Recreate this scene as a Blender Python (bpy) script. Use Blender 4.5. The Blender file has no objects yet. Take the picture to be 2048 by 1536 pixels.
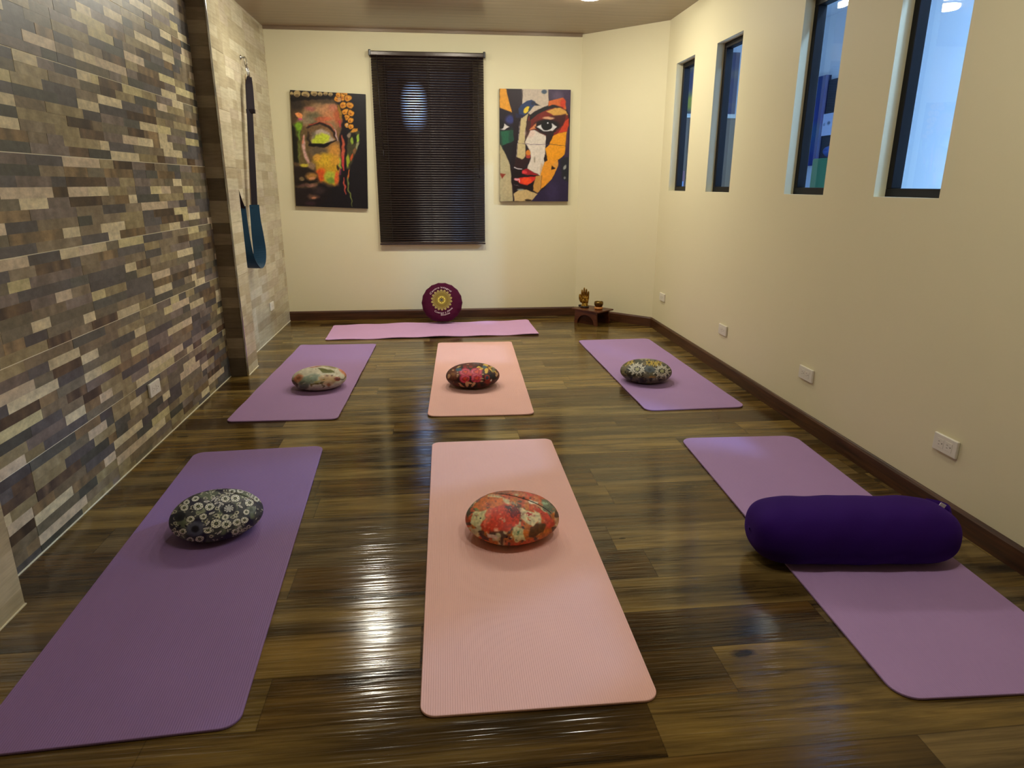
import bpy, bmesh, math, random
import numpy as np
from mathutils import Vector, Matrix
PI = math.pi
SC = bpy.context.scene
COL = SC.collection

# ------------------------------------------------------------------ helpers
def link(o, parent=None):
    COL.objects.link(o)
    if parent is not None:
        o.parent = parent
    return o

def tag(o, label=None, cat=None, group=None, kind=None):
    if label: o['label'] = label
    if cat: o['category'] = cat
    if group: o['group'] = group
    if kind: o['kind'] = kind
    return o

def empty(name, loc=(0, 0, 0), rot=(0, 0, 0)):
    o = bpy.data.objects.new(name, None)
    o.empty_display_size = .05
    o.location = loc
    o.rotation_euler = rot
    return link(o)

def mesh_obj(name, verts, faces, mat, parent=None, smooth=False, loc=None, rot=None):
    me = bpy.data.meshes.new(name)
    me.from_pydata([tuple(v) for v in verts], [], faces)
    me.update()
    if mat is not None:
        me.materials.append(mat)
    if smooth:
        for p in me.polygons: p.use_smooth = True
    o = bpy.data.objects.new(name, me)
    if loc is not None: o.location = loc
    if rot is not None: o.rotation_euler = rot
    return link(o, parent)

def bm_obj(name, bm, mat, parent=None, smooth=False, loc=None, rot=None):
    me = bpy.data.meshes.new(name)
    bm.normal_update()
    bm.to_mesh(me); bm.free()
    if mat is not None:
        me.materials.append(mat)
    if smooth:
        for p in me.polygons: p.use_smooth = True
    o = bpy.data.objects.new(name, me)
    if loc is not None: o.location = loc
    if rot is not None: o.rotation_euler = rot
    return link(o, parent)

def add_box(bm, c, s, rot=None, bevel=0, seg=2):
    r = bmesh.ops.create_cube(bm, size=1)
    vs = r['verts']
    M = Matrix.Translation(c) @ (rot.to_4x4() if rot is not None else Matrix.Identity(4)) @ Matrix.Diagonal((s[0], s[1], s[2], 1))
    bmesh.ops.transform(bm, matrix=M, verts=vs)
    if bevel:
        es = list({e for v in vs for e in v.link_edges})
        bmesh.ops.bevel(bm, geom=es, offset=bevel, segments=seg, affect='EDGES', profile=.6)

def box(name, lo, hi, mat, parent=None, bevel=0, seg=2):
    bm = bmesh.new()
    c = [(a + b) / 2 for a, b in zip(lo, hi)]
    s = [b - a for a, b in zip(lo, hi)]
    add_box(bm, c, s, bevel=bevel, seg=seg)
    return bm_obj(name, bm, mat, parent)

def add_tube(bm, pts, r, n=8, closed=False):
    pts = [Vector(p) for p in pts]
    rs = r if isinstance(r, (list, tuple)) else [r] * len(pts)
    rings = []
    up = Vector((0, 0, 1))
    prev = None
    N = len(pts)
    for i, p in enumerate(pts):
        a = pts[(i - 1) % N] if (i > 0 or closed) else p
        b = pts[(i + 1) % N] if (i < N - 1 or closed) else p
        t = (b - a).normalized()
        if prev is None:
            s = t.cross(up)
            if s.length < 1e-3: s = t.cross(Vector((1, 0, 0)))
            s.normalize()
        else:
            s = (prev - t * prev.dot(t)).normalized()
        prev = s
        q = t.cross(s)
        rings.append([bm.verts.new(p + (s * math.cos(2 * PI * k / n) + q * math.sin(2 * PI * k / n)) * rs[i]) for k in range(n)])
    M = N if closed else N - 1
    for i in range(M):
        A, B = rings[i], rings[(i + 1) % N]
        for k in range(n):
            bm.faces.new((A[k], A[(k + 1) % n], B[(k + 1) % n], B[k]))
    if not closed:
        bm.faces.new(rings[0][::-1]); bm.faces.new(rings[-1])

def add_lathe(bm, prof, n=32, M=None):
    rings = []
    for (r, z) in prof:
        if r < 1e-6:
            rings.append([bm.verts.new((0, 0, z))])
        else:
            rings.append([bm.verts.new((r * math.cos(2 * PI * k / n), r * math.sin(2 * PI * k / n), z)) for k in range(n)])
    for A, B in zip(rings[:-1], rings[1:]):
        for k in range(n):
            k2 = (k + 1) % n
            if len(A) == 1 and len(B) == 1: continue
            if len(A) == 1: bm.faces.new((A[0], B[k2], B[k]))
            elif len(B) == 1: bm.faces.new((A[k], A[k2], B[0]))
            else: bm.faces.new((A[k], A[k2], B[k2], B[k]))
    bmesh.ops.recalc_face_normals(bm, faces=bm.faces)
    if M is not None:
        bmesh.ops.transform(bm, matrix=M, verts=bm.verts)

def S2L(c):
    c = c / 255.0
    return c / 12.92 if c <= .04045 else ((c + .055) / 1.055) ** 2.4
def rgb(r, g, b): return (S2L(r), S2L(g), S2L(b), 1)

# ------------------------------------------------------------------ material helpers
class NT:
    def __init__(s, name):
        s.m = bpy.data.materials.new(name); s.m.use_nodes = True
        s.t = s.m.node_tree; s.n = s.t.nodes; s.l = s.t.links
        s.b = s.n.get('Principled BSDF')
    def node(s, typ, **kw):
        nd = s.n.new(typ)
        for k, v in kw.items():
            if k.startswith('i_'):
                key = k[2:]
                nd.inputs[int(key) if key.isdigit() else key.replace('_', ' ')].default_value = v
            else: setattr(nd, k, v)
        return nd
    def link(s, a, b): s.l.new(a, b)
    def math(s, op, a, b=None, c=None):
        nd = s.n.new('ShaderNodeMath'); nd.operation = op
        for i, v in enumerate((a, b, c)):
            if v is None: continue
            if isinstance(v, (int, float)): nd.inputs[i].default_value = v
            else: s.l.new(v, nd.inputs[i])
        return nd.outputs[0]
    def mix(s, fac, a, b, blend='MIX'):
        nd = s.n.new('ShaderNodeMix'); nd.data_type = 'RGBA'; nd.blend_type = blend
        for i, v in ((0, fac), (6, a), (7, b)):
            if isinstance(v, (int, float, tuple)): nd.inputs[i].default_value = v
            else: s.l.new(v, nd.inputs[i])
        return nd.outputs[2]
    def ramp(s, fac, stops, interp='LINEAR'):
        nd = s.n.new('ShaderNodeValToRGB'); cr = nd.color_ramp; cr.interpolation = interp
        while len(cr.elements) < len(stops): cr.elements.new(.5)
        for e, (p, c) in zip(cr.elements, stops): e.position = p; e.color = c
        s.l.new(fac, nd.inputs[0]); return nd.outputs[0]
    def pos(s): return s.n.new('ShaderNodeNewGeometry').outputs['Position']
    def obj(s): return s.n.new('ShaderNodeTexCoord').outputs['Object']
    def sep(s, v):
        nd = s.n.new('ShaderNodeSeparateXYZ'); s.l.new(v, nd.inputs[0]); return nd.outputs
    def comb(s, x, y, z):
        nd = s.n.new('ShaderNodeCombineXYZ')
        for i, v in enumerate((x, y, z)):
            if isinstance(v, (int, float)): nd.inputs[i].default_value = v
            else: s.l.new(v, nd.inputs[i])
        return nd.outputs[0]
    def noise(s, vec, scale=5, detail=2, rough=.5, dist=0):
        nd = s.node('ShaderNodeTexNoise'); nd.inputs['Scale'].default_value = scale
        nd.inputs['Detail'].default_value = detail; nd.inputs['Roughness'].default_value = rough
        nd.inputs['Distortion'].default_value = dist
        s.l.new(vec, nd.inputs['Vector']); return nd.outputs['Fac']
    def bump(s, h, strength=.3, dist=.01):
        nd = s.node('ShaderNodeBump'); nd.inputs['Strength'].default_value = strength
        nd.inputs['Distance'].default_value = dist
        s.l.new(h, nd.inputs['Height']); s.l.new(nd.outputs[0], s.b.inputs['Normal'])
    def set(s, **kw):
        for k, v in kw.items():
            key = {'base': 'Base Color', 'rough': 'Roughness', 'metal': 'Metallic', 'spec': 'Specular IOR Level',
                   'sheen': 'Sheen Weight', 'trans': 'Transmission Weight', 'coat': 'Coat Weight', 'coatr': 'Coat Roughness',
                   'em': 'Emission Color', 'ems': 'Emission Strength'}[k]
            if isinstance(v, (int, float, tuple)): s.b.inputs[key].default_value = v
            else: s.l.new(v, s.b.inputs[key])
        return s

def simple(name, c, rough=.5, metal=0, spec=.5, noise=0, nscale=30, bump=0, **kw):
    t = NT(name); t.set(rough=rough, metal=metal, spec=spec, **kw)
    if noise or bump:
        f = t.noise(t.obj(), nscale, 4, .6)
        if noise:
            d = tuple(x * (1 - noise) for x in c[:3]) + (1,)
            l = tuple(min(1, x * (1 + noise)) for x in c[:3]) + (1,)
            t.set(base=t.mix(f, d, l))
        else: t.set(base=c)
        if bump: t.bump(f, bump, .002)
    else: t.set(base=c)
    return t.m

def attr_mat(name, rough=.6, spec=.3, noise=.15, nscale=60, bump=0, sheen=0, metal=0, coat=0, stretch=(1, 1, 1)):
    t = NT(name)
    a = t.node('ShaderNodeAttribute', attribute_name='Col')
    mp = t.node('ShaderNodeMapping'); mp.inputs['Scale'].default_value = stretch
    t.link(t.obj(), mp.inputs[0])
    f = t.noise(mp.outputs[0], nscale, 4, .6)
    r = t.ramp(f, [(.25, (1 - noise, 1 - noise, 1 - noise, 1)), (.75, (1 + noise, 1 + noise, 1 + noise, 1))])
    c = t.mix(1.0, a.outputs['Color'], r, 'MULTIPLY')
    t.set(base=c, rough=rough, spec=spec, sheen=sheen, metal=metal, coat=coat)
    if bump: t.bump(f, bump, .002)
    return t.m

def set_cols(o, cols):
    """per-point linear colours, array (n,3)"""
    me = o.data
    a = me.color_attributes.new('Col', 'FLOAT_COLOR', 'POINT')
    arr = np.ones((len(me.vertices), 4), np.float32); arr[:, :3] = cols
    a.data.foreach_set('color', arr.ravel())

def lin(img):
    img = np.clip(img, 0, 255) / 255.0
    return np.where(img <= .04045, img / 12.92, ((img + .055) / 1.055) ** 2.4)

# ------------------------------------------------------------------ painter (evaluated at mesh vertices)
class Paint:
    def __init__(s, X, Y, base, seed=1):
        s.X, s.Y = X, Y
        s.c = np.zeros(X.shape + (3,)) + np.array(base, float)
        s.rs = np.random.RandomState(seed)
        s.jx = s.jy = 0
    def vnoise(s, cell, seed, X=None, Y=None):
        X = s.X if X is None else X; Y = s.Y if Y is None else Y
        rs = np.random.RandomState(seed); G = rs.rand(64, 64)
        if isinstance(cell, (int, float)): cell = (cell, cell)
        x = X / cell[0]; y = Y / cell[1]
        xi = np.floor(x).astype(int); yi = np.floor(y).astype(int); fx = x - xi; fy = y - yi
        fx = fx * fx * (3 - 2 * fx); fy = fy * fy * (3 - 2 * fy)
        g = lambda a, b: G[a % 64, b % 64]
        return (g(xi, yi) * (1 - fx) * (1 - fy) + g(xi + 1, yi) * fx * (1 - fy) + g(xi, yi + 1) * (1 - fx) * fy + g(xi + 1, yi + 1) * fx * fy)
    def wob(s, amt, cell=25, seed=7):
        s.jx = (s.vnoise(cell, seed) - .5) * 2 * amt; s.jy = (s.vnoise(cell, seed + 1) - .5) * 2 * amt
    def put(s, m, col, a=1):
        m = np.clip(m * a, 0, 1)[..., None]; s.c = s.c * (1 - m) + np.array(col, float) * m
    def poly(s, pts, col, a=1, f=6, tex=0):
        x = s.X + s.jx; y = s.Y + s.jy
        ins = np.zeros(x.shape, bool); d = np.full(x.shape, 1e9)
        n = len(pts)
        for i in range(n):
            x0, y0 = pts[i]; x1, y1 = pts[(i + 1) % n]
            if y0 != y1:
                cnd = ((y0 > y) != (y1 > y)) & (x < (x1 - x0) * (y - y0) / (y1 - y0) + x0)
                ins ^= cnd
            L = (x1 - x0) ** 2 + (y1 - y0) ** 2 + 1e-9
            t = np.clip(((x - x0) * (x1 - x0) + (y - y0) * (y1 - y0)) / L, 0, 1)
            d = np.minimum(d, np.hypot(x - x0 - t * (x1 - x0), y - y0 - t * (y1 - y0)))
        sd = np.where(ins, d, -d)
        m = np.clip(sd / f + .5, 0, 1)
        if tex: m = m * (1 - tex + tex * 1.6 * s.vnoise(30, 11))
        s.put(m, col, a)
    def ell(s, cx, cy, rx, ry, col, a=1, soft=.15, rot=0, tex=0):
        x = s.X + s.jx - cx; y = s.Y + s.jy - cy
        c, q = math.cos(rot), math.sin(rot)
        u = (x * c + y * q) / rx; v = (-x * q + y * c) / ry
        r = np.hypot(u, v)
        m = np.clip((1 + soft / 2 - r) / soft, 0, 1)
        if tex: m = m * np.clip((s.vnoise(18, 21) - .5) * 3 + .5 + (1 - tex), 0, 1)
        s.put(m, col, a)
    def line(s, pts, w, col, a=1, f=4):
        x = s.X + s.jx; y = s.Y + s.jy; d = np.full(x.shape, 1e9)
        ws = w if isinstance(w, (list, tuple)) else None
        for i in range(len(pts) - 1):
            x0, y0 = pts[i]; x1, y1 = pts[i + 1]
            L = (x1 - x0) ** 2 + (y1 - y0) ** 2 + 1e-9
            t = np.clip(((x - x0) * (x1 - x0) + (y - y0) * (y1 - y0)) / L, 0, 1)
            dd = np.hypot(x - x0 - t * (x1 - x0), y - y0 - t * (y1 - y0))
            if ws: dd = dd - (ws[i] * (1 - t) + ws[i + 1] * t) / 2
            else: dd = dd - w / 2
            d = np.minimum(d, dd)
        s.put(np.clip(.5 - d / f, 0, 1), col, a)
    def grain(s, amt, cell=12, seed=3):
        s.c = s.c * (1 + (s.vnoise(cell, seed)[..., None] - .5) * 2 * amt)
    def flower(s, cx, cy, r, n, col, ccol, a=1, rot=0, asp=1.0, out=None):
        for k in range(n):
            th = rot + 2 * PI * k / n
            px = cx + math.cos(th) * r * .62; py = cy + math.sin(th) * r * .62 * asp
            if out is not None: s.ell(px, py, r * .46, r * .46 * 2.4 / n * 1.3, out, a, .1, th)
            s.ell(px, py, r * .40, r * .40 * 2.4 / n * 1.25, col, a, .15, th)
        s.ell(cx, cy, r * .27, r * .27 * asp, ccol, a, .2)

# ------------------------------------------------------------------ room constants
XL, XP, XR, YB, ZC = -1.443, -1.325, 1.951, 6.546, 2.562
YF = -2.2                     # wall behind the camera
HC = 1.2689

# ------------------------------------------------------------------ materials
def wood_floor():
    t = NT('floor_wood'); P = t.sep(t.pos()); x, y = P[0], P[1]
    r = t.math('SUBTRACT', t.math('DIVIDE', y, .18), .556)
    row = t.math('FLOOR', r); fr = t.math('FRACT', r)
    wn = t.node('ShaderNodeTexWhiteNoise', noise_dimensions='1D'); t.link(row, wn.inputs['W'])
    cx = t.math('ADD', t.math('DIVIDE', x, 1.22), t.math('MULTIPLY', wn.outputs['Value'], 9.3))
    colm = t.math('FLOOR', cx); fc = t.math('FRACT', cx)
    w2 = t.node('ShaderNodeTexWhiteNoise', noise_dimensions='2D'); t.link(t.comb(row, colm, 0), w2.inputs['Vector'])
    idv = w2.outputs['Value']
    off = t.math('MULTIPLY', idv, 37.0)
    v1 = t.comb(t.math('MULTIPLY', x, 1.3), t.math('ADD', t.math('MULTIPLY', y, 16), off), off)
    g1 = t.noise(v1, 1.0, 6, .62, .6)
    v2 = t.comb(t.math('MULTIPLY', x, 5.0), t.math('ADD', t.math('MULTIPLY', y, 120), off), off)
    g2 = t.noise(v2, 1.0, 5, .6, .3)
    v3 = t.comb(t.math('MULTIPLY', x, 1.1), t.math('ADD', t.math('MULTIPLY', y, 5.5), off), off)
    g3 = t.noise(v3, 1.0, 3, .5, .5)
    base = t.ramp(idv, [(0, rgb(84, 62, 29)), (.35, rgb(106, 83, 40)), (.6, rgb(126, 103, 54)), (.8, rgb(104, 86, 55)), (1, rgb(134, 112, 64))])
    dk = t.ramp(g1, [(.32, (.14, .12, .10, 1)), (.45, (.66, .63, .60, 1)), (.58, (1.1, 1.08, 1.0, 1)), (.78, (1.55, 1.52, 1.4, 1))])
    c = t.mix(1, base, dk, 'MULTIPLY')
    fine = t.ramp(g2, [(.3, (.72, .70, .66, 1)), (.55, (1, 1, 1, 1)), (.75, (1.25, 1.24, 1.2, 1))])
    c = t.mix(.8, c, fine, 'MULTIPLY')
    big = t.ramp(g3, [(.36, (.38, .35, .32, 1)), (.5, (.95, .95, .95, 1)), (.68, (1.3, 1.28, 1.2, 1))])
    c = t.mix(.85, c, big, 'MULTIPLY')
    # knots: a sparse voronoi per area, stretched along the grain
    vo = t.node('ShaderNodeTexVoronoi'); vo.inputs['Scale'].default_value = 1.0
    t.link(t.comb(t.math('MULTIPLY', x, 1.15), t.math('MULTIPLY', y, 2.7), 0), vo.inputs['Vector'])
    kn = t.math('LESS_THAN', vo.outputs['Distance'], .035)
    # one knot stands where the photograph shows it
    dx = t.math('DIVIDE', t.math('SUBTRACT', x, .823), .045); dy = t.math('DIVIDE', t.math('SUBTRACT', y, 1.503), .019)
    wv = t.noise(t.comb(t.math('MULTIPLY', x, 30), t.math('MULTIPLY', y, 60), 0), 1, 3)
    dd = t.math('ADD', t.math('SQRT', t.math('ADD', t.math('MULTIPLY', dx, dx), t.math('MULTIPLY', dy, dy))), t.math('MULTIPLY', t.math('SUBTRACT', wv, .5), .9))
    k2 = t.ramp(dd, [(.5, (.16, .14, .12, 1)), (.8, (.5, .45, .4, 1)), (1.0, (1, 1, 1, 1))])
    c = t.mix(1, c, k2, 'MULTIPLY')
    c = t.mix(t.math('MULTIPLY', kn, .75), c, rgb(28, 20, 12))
    # joints
    e1 = t.math('LESS_THAN', t.math('MINIMUM', fr, t.math('SUBTRACT', 1, fr)), .008)
    e2 = t.math('LESS_THAN', t.math('MINIMUM', fc, t.math('SUBTRACT', 1, fc)), .0012)
    e = t.math('MAXIMUM', e1, e2)
    c = t.mix(t.math('MULTIPLY', e, .35), c, rgb(25, 18, 10))
    rr = t.ramp(g2, [(.3, (.09, .09, .09, 1)), (.7, (.17, .17, .17, 1))])
    t.set(base=c, rough=rr, spec=.4)
    v4 = t.comb(t.math('MULTIPLY', x, 4.0), t.math('ADD', t.math('MULTIPLY', y, 105), off), off)
    g4 = t.noise(v4, 1.0, 1.6, .5, .3)
    hb = t.math('SUBTRACT', t.math('MULTIPLY', g4, 1.0), t.math('MULTIPLY', e, .5))
    t.bump(hb, 1.0, .0010)
    return t.m

def ceiling_mat():
    t = NT('ceiling_pvc'); P = t.sep(t.pos()); y = P[1]
    f = t.math('FRACT', t.math('DIVIDE', y, .10))
    gr = t.math('LESS_THAN', f, .06)
    f2 = t.math('LESS_THAN', t.math('FRACT', t.math('DIVIDE', y, .0333)), .10)
    n = t.noise(t.comb(t.math('MULTIPLY', P[0], 1.5), t.math('MULTIPLY', y, 60), 0), 1, 4, .6)
    c = t.ramp(n, [(.3, rgb(128, 108, 86)), (.7, rgb(158, 136, 110))])
    c = t.mix(t.math('MULTIPLY', gr, .6), c, rgb(80, 64, 50))
    c = t.mix(t.math('MULTIPLY', f2, .18), c, rgb(80, 64, 50))
    t.set(base=c, rough=.28, spec=.5)
    t.bump(t.math('SUBTRACT', 1.0, gr), .4, .003)
    return t.m

def plaster(name, c1, c2):
    t = NT(name)
    n = t.noise(t.pos(), 1.3, 3, .5); n2 = t.noise(t.pos(), 180, 3, .6)
    t.set(base=t.mix(n, c1, c2), rough=.55, spec=.3); t.bump(n2, .08, .002)
    return t.m

M = {}
M['floor'] = wood_floor()
M['ceiling'] = ceiling_mat()
M['cream'] = plaster('cream_paint', rgb(226, 217, 180), rgb(231, 222, 186))
M['white_wall'] = plaster('white_paint', rgb(222, 226, 230), rgb(230, 233, 236))
M['mosaic'] = attr_mat('mosaic_tile', rough=.42, spec=.45, noise=.32, nscale=26, bump=.25, stretch=(1, 1, 1.6))
M['light_tile'] = attr_mat('light_tile', rough=.27, spec=.5, noise=.17, nscale=14, bump=.05, stretch=(.7, .5, 5))
M['grout'] = simple('grout', rgb(236, 228, 200), .5)
M['grout_dark'] = simple('grout_dark', rgb(120, 105, 80), .7)
def base_wood():
    t = NT('baseboard_wood'); P = t.sep(t.pos())
    n = t.noise(t.comb(t.math('MULTIPLY', P[0], 3), t.math('MULTIPLY', P[1], 3), t.math('MULTIPLY', P[2], 60)), 1, 5, .6)
    t.set(base=t.ramp(n, [(.3, rgb(50, 29, 16)), (.55, rgb(78, 46, 26)), (.8, rgb(100, 62, 36))]), rough=.38, spec=.45)
    return t.m
M['baseboard'] = base_wood()
M['black_metal'] = simple('black_aluminium', rgb(14, 10, 11), .5, 0, .25)
M['chrome'] = simple('chrome', rgb(215, 215, 220), .18, 1)
M['steel'] = simple('steel', rgb(170, 168, 160), .25, 1)
M['plastic_white'] = simple('white_plastic', rgb(228, 222, 205), .28, 0, .5)
M['slot'] = simple('socket_slot', rgb(150, 135, 115), .5)
M['slot_dark'] = simple('socket_hole', rgb(110, 95, 80), .6)
def glass_mat(name, tint=(1, 1, 1, 1), ior=1.5):
    t = NT(name); t.n.remove(t.b)
    out = [n for n in t.n if n.type == 'OUTPUT_MATERIAL'][0]
    ge = t.n.new('ShaderNodeNewGeometry'); dt = t.node('ShaderNodeVectorMath', operation='DOT_PRODUCT')
    t.link(ge.outputs['Normal'], dt.inputs[0]); t.link(ge.outputs['Incoming'], dt.inputs[1])
    d = t.math('ABSOLUTE', dt.outputs['Value'])
    fr = t.math('ADD', t.math('MULTIPLY', t.math('POWER', t.math('SUBTRACT', 1.0, d), 5.0), .92), .08)
    tr = t.node('ShaderNodeBsdfTransparent'); tr.inputs[0].default_value = tint
    gl = t.node('ShaderNodeBsdfGlossy'); gl.inputs['Roughness'].default_value = 0.0
    mx = t.node('ShaderNodeMixShader')
    t.link(fr, mx.inputs[0]); t.link(tr.outputs[0], mx.inputs[1]); t.link(gl.outputs[0], mx.inputs[2])
    t.link(mx.outputs[0], out.inputs[0]); return t.m
M['glass'] = glass_mat('window_glass')

# ------------------------------------------------------------------ setting: floor, ceiling, walls
XS = 4.75                         # far wall of the neighbouring room
YS = 9.4                          # end wall of the neighbouring room
o = box('floor', (XL - .15, YF, -.05), (2.05, YB + .1, 0), M['floor']); tag(o, kind='structure')
o = box('ceiling', (XL - .15, YF, ZC), (2.05, YB + .1, ZC + .06), M['ceiling']); tag(o, kind='structure')
o = box('wall_front', (XL - .1, YF - .1, 0), (XR + .1, YF, ZC), M['cream']); tag(o, kind='structure')

# back wall with a window opening behind the blind
def wall_with_holes(name, axis, fixed, thick, a0, a1, z0, z1, holes, mat):
    """axis 'x': wall runs along y at x=fixed..fixed+thick; axis 'y': runs along x."""
    bm = bmesh.new()
    avals = sorted({a0, a1} | {h[0] for h in holes} | {h[1] for h in holes})
    zvals = sorted({z0, z1} | {h[2] for h in holes} | {h[3] for h in holes})
    def inhole(a, z): return any(h[0] < a < h[1] and h[2] < z < h[3] for h in holes)
    V = {}
    def v(i, j, k):
        key = (i, j, k)
        if key not in V:
            f = fixed + (thick if k else 0)
            p = (f, avals[i], zvals[j]) if axis == 'x' else (avals[i], f, zvals[j])
            V[key] = bm.verts.new(p)
        return V[key]
    na, nz = len(avals) - 1, len(zvals) - 1
    solid = [[not inhole((avals[i] + avals[i + 1]) / 2, (zvals[j] + zvals[j + 1]) / 2) for j in range(nz)] for i in range(na)]
    S = lambda i, j: 0 <= i < na and 0 <= j < nz and solid[i][j]
    for i in range(na):
        for j in range(nz):
            if not solid[i][j]: continue
            for k in (0, 1):
                bm.faces.new((v(i, j, k), v(i + 1, j, k), v(i + 1, j + 1, k), v(i, j + 1, k)))
            if not S(i - 1, j): bm.faces.new((v(i, j, 0), v(i, j, 1), v(i, j + 1, 1), v(i, j + 1, 0)))
            if not S(i + 1, j): bm.faces.new((v(i + 1, j, 0), v(i + 1, j, 1), v(i + 1, j + 1, 1), v(i + 1, j + 1, 0)))
            if not S(i, j - 1): bm.faces.new((v(i, j, 0), v(i, j, 1), v(i + 1, j, 1), v(i + 1, j, 0)))
            if not S(i, j + 1): bm.faces.new((v(i, j + 1, 0), v(i, j + 1, 1), v(i + 1, j + 1, 1), v(i + 1, j + 1, 0)))
    bmesh.ops.recalc_face_normals(bm, faces=bm.faces)
    o = bm_obj(name, bm, mat); tag(o, kind='structure'); return o

wall_with_holes('wall_back', 'y', YB, .12, XL - .1, 1.36, 0, ZC, [(-.45, .36, .82, 2.28)], M['cream'])
WIN = [(5.293, 5.692), (4.468, 4.878), (3.325, 3.725), (2.505, 2.915)]   # far to near along the right wall
WZ = (1.218, 2.2)
TH = .10
wall_with_holes('wall_right', 'x', XR, TH, YF, 5.92, 0, ZC, [(a, b, WZ[0], WZ[1]) for a, b in WIN], M['cream'])
# slanted corner wall
bm = bmesh.new()
a = Vector((XR, 5.92)); b = Vector((1.351, YB)); n = Vector((b.y - a.y, -(b.x - a.x))).normalized()
if n.x < 0: n = -n
pts = [a, b, b + n * .1, a + n * .1]
lo = [bm.verts.new((p.x, p.y, 0)) for p in pts]; hi = [bm.verts.new((p.x, p.y, ZC)) for p in pts]
for k in range(4): bm.faces.new((lo[k], lo[(k + 1) % 4], hi[(k + 1) % 4], hi[k]))
bm.faces.new(lo[::-1]); bm.faces.new(hi); bmesh.ops.recalc_face_normals(bm, faces=bm.faces)
tag(bm_obj('wall_corner', bm, M['cream']), kind='structure')

# baseboards
BH = .088
def baseboard(name, p, q, nrm, h=BH):
    bm = bmesh.new()
    p = Vector(p); q = Vector(q); n = Vector(nrm).normalized()
    prof = [(0, 0), (.014, 0), (.014, h - .012), (.009, h - .003), (.004, h), (0, h)]
    A = [bm.verts.new((p.x + n.x * d, p.y + n.y * d, z)) for d, z in prof]
    B = [bm.verts.new((q.x + n.x * d, q.y + n.y * d, z)) for d, z in prof]
    m = len(prof)
    for k in range(m): bm.faces.new((A[k], A[(k + 1) % m], B[(k + 1) % m], B[k]))
    bm.faces.new(A); bm.faces.new(B[::-1]); bmesh.ops.recalc_face_normals(bm, faces=bm.faces)
    tag(bm_obj(name, bm, M['baseboard']), kind='structure')
baseboard('baseboard_back', (XL, YB), (1.347, YB), (0, -1))
baseboard('baseboard_corner', (1.355, YB - .004), (XR - .003, 5.922), (-n.x, -n.y))
baseboard('baseboard_right', (XR, 5.915), (XR, YF), (-1, 0))
# ceiling trims
tag(box('trim_1', (XL, YB - .018, ZC - .022), (1.345, YB, ZC), M['ceiling']), kind='structure')

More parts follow.
